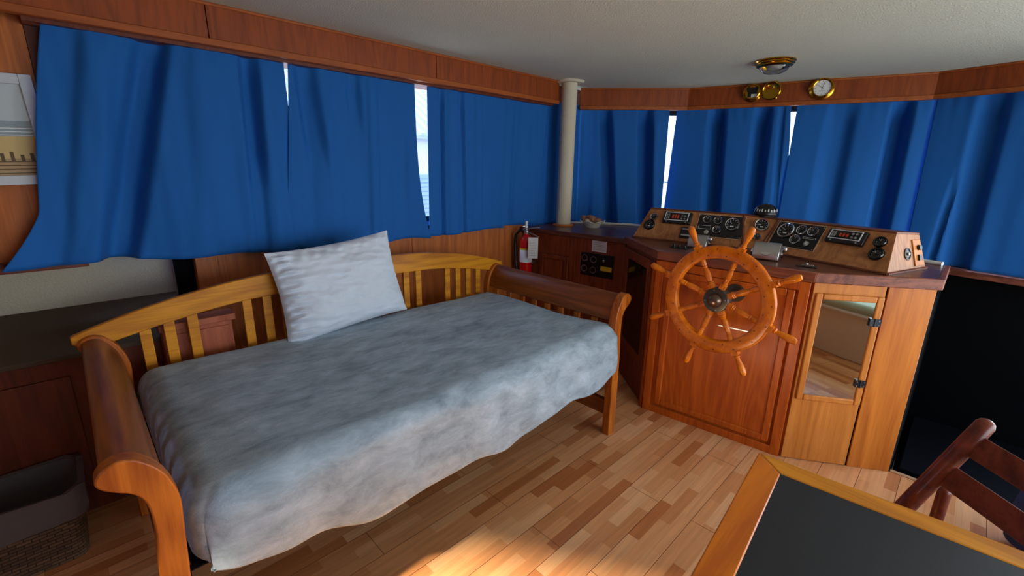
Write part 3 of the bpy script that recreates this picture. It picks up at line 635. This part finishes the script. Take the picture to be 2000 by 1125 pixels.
bm = NB(); box(bm, (2.575, 1.145, .999), (2.625, 1.255, 1.003)); obj('plate', bm, 'black', t, bevel=.001)
t = thing('cup_latch', 'small black and chrome latch set in the worktop above the mirrored door', 'latch', (2.577, .528, 1.0))
bm = NB(); M = Matrix.Translation((2.575, .528, 1.0)) @ Matrix.Rotation(radians(10), 4, 'Z'); box(bm, (-.022, -.045, 0), (.022, .045, .005), M); obj('plate', bm, 'black', t, bevel=.002)
bm = NB(); box(bm, (-.008, -.03, .005), (.010, .02, .012), M); lathe(bm, [(0, .022), (.008, .018), (.009, .01), (.006, .004)], M, 12); obj('catch', bm, 'chrome', t, bevel=.001)

# bowl of shells
bw = Matrix.Translation((3.09, 2.19, .985))
bm = NB(); seg = 40; prof = [(0, .004), (.055, .0), (.06, .006), (.075, .03), (.10, .05), (.098, .054), (.072, .034), (.05, .012), (0, .010)]
rings = lathe(bm, prof, bw, seg)
for ri in (4, 5):
    for i, v in enumerate(rings[ri]): v.co.z += .007*sin(i*2*pi*6/seg); v.co.x += .006*cos(i*2*pi/seg)*sin(i*2*pi*6/seg); v.co.y += .006*sin(i*2*pi/seg)*sin(i*2*pi*6/seg)
tag(obj('shell_bowl', bm, 'bowl'), 'pale green-white scalloped bowl holding shells on the side shelf', 'bowl')
for i, (dx, dy, dz, s, an, mt, lb) in enumerate([(-.02, .055, .062, .034, 20, 'shell', 'brown spiral shell heaped at the left of the bowl'), (-.01, .0, .066, .036, 70, 'shell', 'brown spiral shell on top of the middle of the bowl'), (.02, -.04, .05, .030, 130, 'shell', 'brown shell low at the right of the bowl'), (-.045, .012, .05, .022, 40, 'shellw', 'small cream shell at the front of the bowl'), (.03, .03, .06, .026, 200, 'shell', 'brown shell at the back of the bowl')]):
    M = bw @ Matrix.Translation((dx, dy, dz)) @ Matrix.Rotation(radians(an), 4, 'Z') @ Matrix.Rotation(radians(70), 4, 'X')
    bm = NB(); pts = []; rs = []
    s *= 1.3
    for q in range(34):
        a = q*.55; f = q/33; pts.append(M @ V3((cos(a)*s*.55*(1-f), sin(a)*s*.55*(1-f), s*1.5*f-s*.4))); rs.append(max(.0012, s*.5*(1-f)))
    tube(bm, pts, rs, 8); tag(obj('seashell', bm, mt), lb, 'shell', 'shells in the bowl')

# ================================================================== STEERING WHEEL
wc = V3((2.2, .797, .843)); wn = V3((-1, .021, .023)).normalized(); wa = V3((0, 0, 1)).cross(wn).normalized(); wb = wn.cross(wa)
WM = frame(wc, wa, wb)
SW = thing('steering_wheel', 'varnished wooden ship steering wheel with eight turned spokes on the helm cabinet', 'steering wheel', tuple(wc))
bm = NB(); lathe(bm, [(.204, -.018), (.204, .010), (.207, .014), (.211, .016), (.257, .016), (.262, .014), (.266, .008), (.266, -.004), (.260, -.008), (.260, -.012), (.254, -.018), (.204, -.018)], WM, 96); obj('rim', bm, 'wheel', SW)
for k_ in range(32):
    a = k_*2*pi/32+.1; r = .220 if k_ % 2 else .250; bm = NB(); lathe(bm, [(.0035, .0158), (.0035, .0168), (0, .0168)], at(WM, r*cos(a), r*sin(a)), 8); obj('rim_plug', bm, 'dashtrim', SW)
for k_ in range(8):
    a = 2.055-k_*pi/4; M = WM @ Matrix.Rotation(a, 4, 'Z') @ Matrix.Rotation(pi/2, 4, 'Y')
    bm = NB()
    prof = [(0, .055), (.014, .055), (.0145, .078), (.017, .08), (.017, .084), (.013, .087), (.015, .091), (.011, .095), (.013, .10), (.0155, .12), (.014, .145), (.010, .165), (.012, .168), (.012, .172), (.010, .175), (.013, .18), (.013, .208)]
    lathe(bm, prof, M, 16)
    b2 = .0155; box(bm, (-b2, -b2, .256), (b2, b2, .278), M)
    prof = [(.012, .276), (.0095, .282), (.014, .287), (.014, .290), (.0095, .294), (.0105, .304), (.015, .33), (.0175, .352), (.0165, .37), (.011, .381), (0, .384)]
    lathe(bm, prof, M, 18)
    box(bm, (-.013, -.013, .057), (.013, .013, .078), M)
    obj('spoke', bm, 'wheel', SW)
bm = NB(); lathe(bm, [(0, -.03), (.061, -.03), (.061, .012), (.058, .018), (.045, .020), (0, .020)], WM, 40)
hb = obj('hub', bm, 'bronze', SW)
bm = NB(); lathe(bm, [(.034, .020), (.036, .026), (.034, .036), (.026, .048), (.014, .055), (0, .057)], WM, 32); obj('hub_cap', bm, 'bronzek', hb)
for k_ in range(4): a = k_*pi/2+.2; bm = NB(); lathe(bm, [(.003, .02), (.003, .0215), (0, .0215)], at(WM, .049*cos(a), .049*sin(a)), 8); obj('hub_screw', bm, 'chrome', hb)
bm = NB(); lathe(bm, [(.02, -.03), (.02, -.215), (.045, -.215), (.05, -.232), (0, -.232)], WM, 24); obj('shaft', bm, 'bronze', SW)

# ================================================================== DAYBED
BD = thing('daybed', 'honey-coloured pine daybed with scrolled arms and a slatted back along the side wall', 'daybed', (1.02, 1.7, 0))
prof = [(-.050, .765), (-.057, .783), (-.048, .802), (-.030, .814), (-.013, .818), (.005, .814), (.022, .804), (.052, .768), (.070, .725), (.079, .68), (.079, .64), (.074, .55), (.068, .44), (.066, .2), (.066, 0), (.008, 0), (.008, .3), (.012, .49), (.022, .60), (.022, .65), (.018, .69), (.008, .715), (-.008, .733), (-.022, .742), (-.033, .75)]
XZ = lambda mx: Matrix(((mx, 0, 0, 0 if mx > 0 else 2.03), (0, 0, 1, 0), (0, 1, 0, 0), (0, 0, 0, 1)))
def smoothpoly(pts, n=3):
    out = []
    N = len(pts)
    for i in range(N):
        p0, p1, p2, p3 = pts[i-1], pts[i], pts[(i+1) % N], pts[(i+2) % N]
        if abs(p1[1]-p2[1]) > .05 or (p1[1] == 0): out.append(p1); continue
        for q in range(n):
            t = q/n; out.append(tuple(.5*((2*b)+(-a+c)*t+(2*a-5*b+4*c-d)*t*t+(-a+3*b-3*c+d)*t**3) for a, b, c, d in zip(p0, p1, p2, p3)))
    return out
sp_ = smoothpoly(prof)
for mx in (1, -1):
    for y0 in (1.195, 2.205):
        bm = NB(); prism(bm, sp_, y0, y0+.045, XZ(mx)); obj('scroll_post', bm, 'bedv', BD, bevel=.004)
    # rolled board between the posts
    bm = NB(); bp = [(-.045, .775), (-.044, .795), (-.025, .806), (-.008, .808), (.012, .798), (.038, .764), (.055, .725), (.062, .685), (.062, .672), (.040, .672), (.038, .70), (.026, .735), (.002, .765), (-.02, .772)]
    prism(bm, smoothpoly(bp), 1.238, 2.207, XZ(mx)); obj('arm_board', bm, 'bedarm', BD, bevel=.002)
    for y in (1.35, 1.47, 1.59, 1.695, 1.80, 1.905, 2.028, 2.148):
        bm = NB(); box(bm, (.042, y-.018, .20), (.058, y+.018, .665), XZ(mx) @ Matrix(((1, 0, 0, 0), (0, 0, 1, 0), (0, 1, 0, 0), (0, 0, 0, 1)))); obj('arm_slat', bm, 'bedv', BD, bevel=.002)
    bm = NB(); box(bm, (.03, 1.238, .115), (.058, 2.207, .205), XZ(mx) @ Matrix(((1, 0, 0, 0), (0, 0, 1, 0), (0, 1, 0, 0), (0, 0, 0, 1)))); obj('lower_rail', bm, 'bedarm', BD, bevel=.003)
def ztop(x): u = abs(x-1.015)/1.09; return .972-.145*u**2.6-.008*u
def zbot(x): u = abs(x-1.015)/1.0; return .862-.022*u-.085*max(0, u-.45)**1.6*2.2
bm = NB(); N = 60; xs = [-.07+2.17*i/N for i in range(N+1)]
pl = [(x, ztop(x)) for x in xs]+[(x, max(min(zbot(x), ztop(x)-.03), ztop(x)-.03-max(0, min(x+.07, 2.10-x))*1.1)) for x in reversed(xs)]
prism(bm, pl, 2.228, 2.255, XZ(1)); obj('back_rail', bm, 'bed', BD, bevel=.004)
for x in (.144, .223, .305, .516, .60, .68, .89, .97, 1.05, 1.265, 1.346, 1.427, 1.64, 1.723, 1.807, 1.89):
    bm = NB(); box(bm, (x-.019, 2.233, .30), (x+.019, 2.249, zbot(x)+.012)); obj('back_slat', bm, 'bed', BD, bevel=.002)
bm = NB(); box(bm, (.06, 2.228, .24), (1.97, 2.254, .32)); obj('lower_back_rail', bm, 'bed', BD, bevel=.003)
bm = NB(); box(bm, (.07, 1.235, .36), (1.96, 1.26, .43)); obj('side_rail', bm, 'black', BD, bevel=.003, label='dark blue-black side rail under the blanket')
bm = NB(); box(bm, (.08, 1.26, .38), (1.95, 2.2, .42)); mt = obj('slat_base', bm, 'dark', BD)
bm = NB(); box(bm, (.10, 1.215, .42), (1.93, 2.19, .60)); tag(obj('mattress', bm, 'navy', bevel=.05, seg=4), 'dark blue mattress under the grey blanket on the daybed', 'mattress')
# blanket
def sstep(a, b, x):
    if a > b: return 1-sstep(b, a, x)
    t = max(0, min(1, (x-a)/(b-a))); return t*t*(3-2*t)
def blanket():
    x0, x1, y0, y1, zt = .085, 1.975, 1.175, 2.222, .655
    r = .085
    bm = NB(); NX, NY = 190, 130
    LX = (x1-x0)+2*.26; LY = (y1-y0)+.30+.10
    grid = []
    for j in range(NY+1):
        row = []
        for i in range(NX+1):
            a = -.26+LX*i/NX; b = -.30+LY*j/NY         # unfolded, relative to the box corner
            X = x0+a; Y = y0+b; drop = 0
            # distance beyond the edge on each side, wrapped over a quarter round
            def wrap(c, lo, hi, down):
                # returns position and drop
                if c < lo+r:
                    s = lo+r-c; th = s/r
                    if th < pi/2: return lo+r-r*sin(th), r*(1-cos(th))
                    return lo, r+(s-r*pi/2)
                if c > hi-r:
                    s = c-(hi-r); th = s/r
                    if th < pi/2: return hi-r+r*sin(th), r*(1-cos(th))
                    return hi, r+(s-r*pi/2)
                return c, 0
            px, dx = wrap(X, x0, x1, 1); py, dy = wrap(Y, y0, y1, 1)
            D = max(dx, dy)+.25*min(dx, dy)
            # round the vertical corner
            cr = .10
            qx = min(px-x0, x1-px); qy = py-y0
            if qx < cr and qy < cr:
                vx, vy = cr-qx, cr-qy; m = max(vx, vy); l = math.hypot(vx, vy)
                if l > 1e-6:
                    k_ = m/l; nx, ny = cr-vx*k_, cr-vy*k_; px = x0+nx if px-x0 < x1-px else x1-nx; py = y0+ny
            front = dy > dx or Y < y0+r
            t = (px-x0)/(x1-x0)
            hem = .43-.085*sin(pi*min(1, max(0, t)))**.8+.012*sin(t*19)+.008*sin(t*41+1)
            maxdrop = zt-hem
            frac = 1
            if b < 0: pass
            z = zt-D
            fy = sstep(0, .12, dy)
            # folds and sags
            nz = noise.noise(V3((px*2.2, py*2.5, 0)))*.012+noise.noise(V3((px*6+py*2, py*7, 3)))*.004
            wv = noise.noise(V3((px*3.2, 0, z*2.2)))*.024+noise.noise(V3((px*9, 1, z*5+px)))*.007
            if D < r: z += nz*(1-D/r)
            py -= fy*(wv+.018*sstep(.05, .3, dy))
            px += (1 if t > .5 else -1)*(.003*noise.noise(V3((py*5, z*4, 2))))*sstep(0, .1, dx)
            if t > .8: px += .055*sstep(.8, 1, t)*sstep(.45, .05, py-y0)*(1-.5*sstep(.3, .5, z) if False else 1)
            row.append([px, py, z, dx, dy, hem])
        grid.append(row)
    # clamp to the hem: slide the lowest rows so that the border is a clean line
    for row in grid:
        for p in row:
            full = .655-p[5]; lim = r+(.30+r-r*pi/2)
            D = .655-p[2]
            if D > r: p[2] = .655-(r+(D-r)*(full-r)/max(.001, (lim-r)))
            p[2] = max(p[2], p[5]) if p[4] >= p[3] else max(p[2], .44)
    vs = [[bm.verts.new(p[:3]) for p in row] for row in grid]
    for j in range(NY):
        for i in range(NX): bm.faces.new((vs[j][i], vs[j][i+1], vs[j+1][i+1], vs[j+1][i]))
    bmesh.ops.remove_doubles(bm, verts=bm.verts[:], dist=.0004)
    o = obj('blanket', bm, 'blanket'); so = o.modifiers.new('thickness', 'SOLIDIFY'); so.thickness = .006; so.offset = -1
    for p in o.data.polygons: p.use_smooth = True
    return o
tag(blanket(), 'grey-blue plush blanket spread over the daybed mattress, hanging down the front', 'blanket')
# pillow
def pillow():
    M = frame((.950, 2.115, .656), (1, 0.0, 0), (0, .20, 1)); M = M @ Matrix.Rotation(radians(5.0), 4, 'Z')
    bm = NB(); N = 70; W2, H2 = .312, .455
    sides = []
    for s in (1, -1):
        g = []
        for j in range(N+1):
            row = []
            for i in range(N+1):
                u = -1+2*i/N; v = -1+2*j/N
                # pinched outline between pulled-out corners
                X = u*W2*(1-.055*(1-abs(u)**2)*0-.05*(1-v*v)*abs(u)**3)
                Z = .215+v*.225*(1-.07*(1-u*u)*abs(v)**3)
                X *= 1 + (.03 if v < 0 else -.0)*(-v)
                th = ((1-abs(u)**2.6)*(1-abs(v)**2.6))
                th = .088*max(0, th)**.55*(1.1-.35*v)
                e = (1-max(abs(u), abs(v)))
                wr = .012*noise.noise(V3((u*2.2+v*1.1, v*3.5, s)))+.009*noise.noise(V3((u*4, v*9+u*2, s+5)))+.004*noise.noise(V3((u*11+v*3, v*16, s+8)))
                if u < -.55: wr += .010*sin(v*38+3*noise.noise(V3((u*3, v*4, 0))))*sstep(.55, .85, -u)*min(1, e*14)
                if v > .6: wr += .005*sin(u*30+2*noise.noise(V3((u*3, v*4, 7))))*sstep(.6, .9, v)*min(1, e*14)
                wr *= min(1, e*10)
                row.append((X, Z, s*(th)+s*wr if s > 0 else -(th*.6)))
            g.append(row)
        sides.append(g)
    vs = []
    for g, s in zip(sides, (1, -1)): vs.append([[bm.verts.new(M @ V3(p)) for p in row] for row in g])
    for k_, s in enumerate((1, -1)):
        for j in range(N):
            for i in range(N):
                q = (vs[k_][j][i], vs[k_][j][i+1], vs[k_][j+1][i+1], vs[k_][j+1][i]); bm.faces.new(q if s > 0 else q[::-1])
    bmesh.ops.remove_doubles(bm, verts=bm.verts[:], dist=.0012)
    o = obj('pillow', bm, 'pillow')
    for p in o.data.polygons: p.use_smooth = True
    return o
tag(pillow(), 'white pillow leaning upright against the back of the daybed', 'pillow')

# ================================================================== LEFT END: ledge, box, basket, picture
LC = thing('side_locker', 'red-brown built-in locker, coloured dark as if unlit, behind the left end of the daybed', 'locker', (-.7, 2.6, 0))  # dark wood here carries the shade of a corner without light
bm = NB(); hexa(bm, [(-1.65, 2.40, 0), (.30, 2.40, 0), (.30, 2.755, 0), (-1.65, 2.755, 0)], [(-1.65, 2.40, .70), (.30, 2.40, .70), (.30, 2.755, .80), (-1.65, 2.755, .80)]); obj('carcass', bm, 'darkwood', LC, bevel=.002)
bm = NB(); hexa(bm, [(-1.65, 2.375, .693), (.33, 2.375, .693), (.33, 2.755, .80), (-1.65, 2.755, .80)], [(-1.65, 2.375, .712), (.33, 2.375, .712), (.33, 2.755, .818), (-1.65, 2.755, .818)]); obj('sloping_lid', bm, 'lid', LC, bevel=.003)
for x0 in (-1.5, -.75):
    bm = NB(); box(bm, (x0, 2.388, .10), (x0+.65, 2.40, .62)); obj('door', bm, 'darkwood', LC, bevel=.004)
SB = thing('wooden_box', 'small reddish wooden box between the daybed slats and the wall', 'box', (.36, 2.42, 0))
bm = NB(); box(bm, (.20, 2.30, 0), (.46, 2.38, .755)); obj('carcass', bm, 'boxwood', SB, bevel=.002)
bm = NB(); box(bm, (.19, 2.285, .755), (.475, 2.385, .785)); obj('lid', bm, 'boxwood', SB, bevel=.003)
bm = NB(); box(bm, (.215, 2.292, .05), (.445, 2.30, .735)); obj('front', bm, 'boxwood', SB, bevel=.003)
BK = thing('waste_basket', 'dark wicker basket lined with a crumpled plastic bag, left of the daybed', 'basket', (-.335, 2.225, 0))
def rrect(cx_, cy_, w, d, r, n=6):
    out = []
    for (sx_, sy_, a0) in ((1, 1, 0), (-1, 1, 90), (-1, -1, 180), (1, -1, 270)):
        for i in range(n+1): a = radians(a0+90*i/n); out.append((cx_+sx_*(w/2-r)+r*cos(a), cy_+sy_*(d/2-r)+r*sin(a)))
    return out
def loft(bm, loops):
    R = [[bm.verts.new(p) for p in l] for l in loops]; n = len(R[0])
    for a, b in zip(R, R[1:]):
        for i in range(n): bm.faces.new((a[i], a[(i+1) % n], b[(i+1) % n], b[i]))
    return R
bm = NB(); L = []
for z, w, d in ((0, .34, .24), (0.0, .36, .26), (.13, .385, .285), (.27, .41, .31), (.285, .42, .32), (.285, .395, .295), (.02, .33, .23)): L.append([(x, y, z) for x, y in rrect(-.335, 2.225, w, d*.88, .045)])
R = loft(bm, L); bm.faces.new(R[-1]); bm.faces.new(R[0][::-1]); obj('woven_body', bm, 'wicker', BK)
bm = NB(); L = []
for q, (z, w, d) in enumerate(((.175, .415, .315), (.21, .425, .325), (.26, .43, .33), (.30, .43, .33), (.298, .39, .29), (.20, .37, .27), (.06, .33, .23))):
    L.append([(x+.006*noise.noise(V3((x*30, y*30, q))), y+.006*noise.noise(V3((x*30, y*30, q+9))), z+(.018*noise.noise(V3((x*18, y*18, q*.3))) if q < 5 else 0)) for x, y in rrect(-.335, 2.225, w, d*.88, .05, 14)])
R = loft(bm, L); bm.faces.new(R[-1]); obj('plastic_liner', bm, 'liner_bag', BK, label='crumpled translucent grey plastic liner')
# framed beach picture
PM = frame((-.322, 2.570, 1.360), (1, 0, .0), (0, .045, 1)) @ Matrix.Rotation(radians(2.0), 4, 'Z')
FP = thing('framed_picture', 'white-framed picture of a beach with a boardwalk, left of the curtains', 'picture', (-.2, 2.51, 1.36))
obj('frame', frame_bm(PM, -.12, -.012, .325, .385, .035, -.012, .014), 'whitepaint', FP, bevel=.002)
PW = [(-.085, .292), ]
bm = NB()
def art(u0, v0, u1, v1, mi, n=.002): box(bm, (u0, v0, 0), (u1, v1, n), PM, mi)
art(-.085, .22, .292, .352, 0); art(-.085, .165, .292, .22, 1); art(-.085, .085, .292, .165, 2); art(-.085, .022, .292, .085, 3)
for i in range(14): u = -.075+i*.026; art(u, .072, u+.010, .098+.006*(i % 3), 4, .003)
for i in range(4): art(-.085, .03+i*.014, .292, .033+i*.014, 4, .0024)
for i in range(3): art(-.085, .168+i*.012, .292, .171+i*.012, 5, .0026)
obj('beach_print', bm, ['skyp', 'sea', 'sand', 'boards', 'grassp', 'white'], FP, smooth=False)

# ================================================================== CEILING LAMP, CLOCK, BAROMETER
CL = thing('ceiling_lamp', 'round brass dome lamp with ribbed glass on the ceiling', 'lamp', (3.28, 1.04, ZC))
lm = Matrix.Translation((3.28, 1.04, ZC)) @ Matrix.Rotation(pi, 4, 'X')
bm = NB(); lathe(bm, [(0, 0), (.115, 0), (.116, .006), (.108, .012), (.11, .018), (.10, .024), (.102, .03), (.09, .036), (.082, .038)], lm, 48); obj('brass_rim', bm, 'brass', CL)
bm = NB(); n0 = 48; prof = [(.086, .034), (.078, .052), (.060, .066), (.035, .074), (0, .077)]
rg = lathe(bm, prof, lm, n0)
for ring in rg[1:4]:
    for i, v in enumerate(ring):
        if i % 2: v.co += (V3((3.28, 1.04, ZC-.03))-v.co)*.05
obj('ribbed_glass', bm, 'lamp_glass', CL)
bm = NB(); lathe(bm, [(0, .03), (.05, .03), (.04, .045), (0, .05)], lm, 20); obj('bulb', bm, 'white', CL)
FV = facet((3.87, 1.855, 1.97), (4.30, .341, 1.97), (3.87, 1.855, 2.1))
CK = thing('brass_clock', 'open round brass clock case with its lid swung to the right, on the front valance', 'clock', tuple(FV @ V3((.47, .08, 0))))
bm = NB(); lathe(bm, [(0, 0), (.068, 0), (.068, .012), (.058, .018), (.056, .05), (.05, .054), (.048, .02), (0, .018)], at(FV, .475, .078), 36); obj('case', bm, 'brass', CK)
bm = NB(); box(bm, (-.03, -.03, .0185), (.035, .006, .028), at(FV, .475, .078)); box(bm, (-.04, .006, .0185), (.035, .04, .024), at(FV, .475, .078), 1); box(bm, (-.005, -.036, .028), (.035, -.012, .031), at(FV, .475, .078), 2); obj('movement', bm, ['black', 'black', 'white'], CK)
LM = at(FV, .552, .08, .035) @ Matrix.Scale(1.1, 4) @ Matrix.Rotation(radians(-18), 4, 'Y')
bm = NB(); lathe(bm, [(.060, -.006), (.064, 0), (.062, .012), (.056, .016), (.052, .012), (.03, .0035), (0, .002), (0, -.004), (.06, -.006)], LM @ Matrix.Translation((.055, 0, 0)), 36); obj('hinged_lid', bm, 'brass', CK)
BR = thing('brass_barometer', 'round brass barometer with a white dial on the front valance', 'barometer', tuple(FV @ V3((.93, .08, 0))))
bm = NB(); lathe(bm, [(0, 0), (.078, 0), (.078, .010), (.070, .014), (.070, .022), (.074, .026), (.066, .030), (.064, .046), (.068, .05), (.060, .056), (.054, .052), (.052, .044)], at(FV, .93, .08), 40); obj('case', bm, 'brass', BR)
bm = NB(); lathe(bm, [(.053, .045), (0, .045)], at(FV, .93, .08), 32)
for i in range(12): box(bm, (.040, -.0012, .0453), (.048, .0012, .046), at(FV, .93, .08) @ Matrix.Rotation(i*pi/6, 4, 'Z'), 1)
box(bm, (-.012, -.0012, .0464), (.040, .0012, .0472), at(FV, .93, .08) @ Matrix.Rotation(1.3, 4, 'Z'), 1); box(bm, (-.01, -.001, .0476), (.034, .001, .0482), at(FV, .93, .08) @ Matrix.Rotation(2.5, 4, 'Z'), 2); box(bm, (-.018, -.022, .0453), (.018, -.019, .046), at(FV, .93, .08), 1)
obj('dial', bm, ['white', 'black', 'brass'], BR, label='white dial with black hands and ticks')
bm = NB(); box(bm, (.845, .07, .02), (.862, .09, .045), FV); obj('hinge', bm, 'brass', BR)

# ================================================================== TABLE
TB = thing('dining_table', 'wooden table with a black laminate top and orange wood edging, in the foreground', 'table', (.7, -.4, 0))
TM = frame((1.176, .268, 0), (-.9966, -.0812, 0), (.0812, -.9966, 0))   # u: toward the stern, v: to starboard
TL, TWd = .80, 1.35; T0, T1 = .722, .75
TS = TM @ Matrix.Scale(-1, 4, (0, 0, 1)) if (TM.col[2].z < 0) else TM
w = .062
def tp(u, v, z): p = TM @ V3((u, v, 0)); return V3((p.x, p.y, z))
bm = NB(); hexa(bm, [tp(.05, .05, T0), tp(TL-.05, .05, T0), tp(TL-.05, TWd-.05, T0), tp(.05, TWd-.05, T0)], [tp(.05, .05, T1-.0015), tp(TL-.05, .05, T1-.0015), tp(TL-.05, TWd-.05, T1-.0015), tp(.05, TWd-.05, T1-.0015)]); obj('black_top', bm, 'tabletop', TB, smooth=False, label='black laminate inset')
def edge(q, m):
    bm = NB(); hexa(bm, [tp(*p, T0-.004) for p in q], [tp(*p, T1) for p in q]); obj('edge_board', bm, m, TB, bevel=.004)
edge([(0, 0), (TL, 0), (TL-w, w), (w, w)], 'table'); edge([(0, TWd), (TL, TWd), (TL-w, TWd-w), (w, TWd-w)], 'table')
edge([(0, 0), (0, TWd), (w, TWd-w), (w, w)], 'tabley'); edge([(TL, 0), (TL, TWd), (TL-w, TWd-w), (TL-w, w)], 'tabley')
for (u, v) in ((.08, .08), (TL-.13, .08), (.08, TWd-.13), (TL-.13, TWd-.13)):
    bm = NB(); hexa(bm, [tp(u+.008, v+.008, 0), tp(u+.042, v+.008, 0), tp(u+.042, v+.042, 0), tp(u+.008, v+.042, 0)], [tp(u, v, T0), tp(u+.05, v, T0), tp(u+.05, v+.05, T0), tp(u, v+.05, T0)]); obj('leg', bm, 'table', TB, bevel=.004)
for q in ([(.10, .09), (TL-.10, .09), (TL-.10, .11), (.10, .11)], [(.10, TWd-.11), (TL-.10, TWd-.11), (TL-.10, TWd-.09), (.10, TWd-.09)], [(.09, .10), (.11, .10), (.11, TWd-.10), (.09, TWd-.10)], [(TL-.11, .10), (TL-.09, .10), (TL-.09, TWd-.10), (TL-.11, TWd-.10)]):
    bm = NB(); hexa(bm, [tp(*p, T0-.08) for p in q], [tp(*p, T0) for p in q]); obj('apron', bm, 'table', TB)

# ================================================================== CHAIR
CH = thing('wooden_chair', 'reddish-brown wooden chair with a ladder back, pulled up beyond the table', 'chair', (1.3, -.2, 0))
Tp = V3((1.547, -.125, .85)); th = radians(30); dn = -R_*sin(th)+V3((0, 0, -cos(th))); side = -F*.44
for s in (0, 1):
    A = Tp+side*s
    bm = NB(); tube(bm, [A+dn*.012*-1.3, A-dn*.010, A, A+dn*.05, A+dn*.5, A+dn*.97], [.006, .015, .020, .021, .020, .016], 16); obj('back_post', bm, 'chair', CH)
    B = A+R_*.20+V3((0, 0, -.245)); B = V3((1.630, -.097, .595))+side*s
    bm = NB(); tube(bm, [V3((B.x, B.y, B.z+.012)), V3((B.x, B.y, B.z+.006)), B-V3((0, 0, .006)), B-V3((0, 0, .3)), V3((B.x, B.y, 0))], [.004, .012, .0155, .0155, .013], 16); obj('rear_leg', bm, 'chair', CH)
    C = A+dn*((.85-.43)/cos(th)); Bm = V3((B.x, B.y, .43)); bm = NB(); tube(bm, [C, Bm], .012, 10); obj('side_rail', bm, 'chair', CH)
def slat(s0, s1, bow):
    bm = NB(); N = 20; rows = []
    for i in range(N+1):
        t = i/N; o_ = R_*bow*4*t*(1-t)*cos(th)+V3((0, 0, -bow*4*t*(1-t)*sin(th)))
        p = Tp+side*t+o_; nn = (R_*cos(th)+V3((0, 0, -sin(th))))*.006
        rows.append([bm.verts.new(p+dn*s0+nn), bm.verts.new(p+dn*s0-nn), bm.verts.new(p+dn*s1-nn), bm.verts.new(p+dn*s1+nn)])
    for a, b in zip(rows, rows[1:]):
        for k_ in range(4): bm.faces.new((a[k_], a[(k_+1) % 4], b[(k_+1) % 4], b[k_]))
    bm.faces.new(rows[0][::-1]); bm.faces.new(rows[-1]); obj('back_slat', bm, 'chair', CH, bevel=.002)
slat(.028, .088, .035); slat(.125, .185, .035)
sA = Tp+dn*((.85-.44)/cos(th)); bm = NB()
for i in range(6):
    q = .02+i*.07; a = sA+(-R_)*(-.05+q); a.z = .435; b = a+side; d2 = -R_*.055
    hexa(bm, [a, b, b+d2, a+d2], [p+V3((0, 0, .014)) for p in (a, b, b+d2, a+d2)])
obj('seat', bm, 'chair', CH, bevel=.003)
# blue cloth bag at the frame edge
bm = NB(); bmesh.ops.create_uvsphere(bm, u_segments=32, v_segments=20, radius=1)
for v in bm.verts:
    c = v.co; n_ = noise.noise(c*2.2)*.12
    c.x = math.copysign(abs(c.x)**.6, c.x)*.13*(1+n_); c.y = math.copysign(abs(c.y)**.6, c.y)*.16*(1+n_); c.z = max(-.98, math.copysign(abs(c.z)**.7, c.z))*.14*(1+n_*.6)+.14
    v.co = V3((2.50, -.50, 0))+V3((c.x, c.y, max(.001, c.z)))
tag(obj('cloth_bag', bm, 'navy'), 'blue cloth bag on the floor behind the chair at the right edge', 'bag')

# ================================================================== STARBOARD SETTEE (seen in the mirrored door)
ST = thing('settee', 'cream and pale green settee along the starboard side, reflected in the mirrored door', 'settee', (1.2, -1.9, 0))
bm = NB(); box(bm, (-.2, -2.30, 0), (2.6, -1.20, .37)); obj('base', bm, 'cream', ST, bevel=.01)
bm = NB(); box(bm, (-.22, -2.30, .385), (2.62, -1.18, .47)); cu = obj('seat_cushion', bm, 'sage', ST, bevel=.04, seg=4)
bm = NB(); tube(bm, [(-.22, -1.195, .382), (2.62, -1.195, .382)], .018, 8); obj('piping', bm, 'pipingw', cu)

# ================================================================== OUTSIDE
NBd = thing('boathouse', 'white boathouse with a corrugated roof and louvred window outside the side windows', 'building', (5.5, 7.5, -1))
bm = NB(); box(bm, (1.0, 7.0, -1), (8.3, 9.5, 1.95)); obj('wall', bm, 'ext', NBd, smooth=False)
bm = NB(); hexa(bm, [(.8, 6.8, 1.9), (8.5, 6.8, 1.9), (8.5, 9.7, 3.6), (.8, 9.7, 3.6)], [(.8, 6.8, 1.96), (8.5, 6.8, 1.96), (8.5, 9.7, 3.66), (.8, 9.7, 3.66)])
for i in range(38): x = .9+i*.2; hexa(bm, [(x, 6.79, 1.95), (x+.07, 6.79, 1.95), (x+.07, 9.7, 3.65), (x, 9.7, 3.65)], [(x, 6.79, 2.0), (x+.07, 6.79, 2.0), (x+.07, 9.7, 3.70), (x, 9.7, 3.70)])
obj('corrugated_roof', bm, 'roof', NBd, smooth=False)
bm = NB()
for i in range(16): box(bm, (4.2, 6.97, .05+i*.075), (5.6, 7.0, .105+i*.075))
box(bm, (4.15, 6.98, 0), (5.65, 7.0, 1.3)); obj('louvred_window', bm, 'louver', NBd, smooth=False)
DK = thing('moored_boat', 'white moored boat seen through the narrow gaps between the front curtains', 'boat', (10, 5, -1))
bm = NB(); hexa(bm, [(9.2, 1.5, -1), (9.6, 1.0, -1), (9.6, 8.0, -1), (9.2, 7.6, -1)], [(8.8, .6, 1.2), (10.2, .6, 1.2), (10.2, 8.4, 1.2), (8.8, 8.4, 1.2)]); obj('hull', bm, 'ext', DK, bevel=.05)
bm = NB(); box(bm, (9.1, 1.4, 1.2), (10.1, 6.6, 2.35)); cb = obj('cabin', bm, 'ext', DK, bevel=.08)
bm = NB(); box(bm, (9.08, 1.8, 1.55), (9.1, 6.0, 1.72)); obj('window_band', bm, 'steel', cb)
for o in bpy.data.objects:
    if '_w' in o: del o['_w']
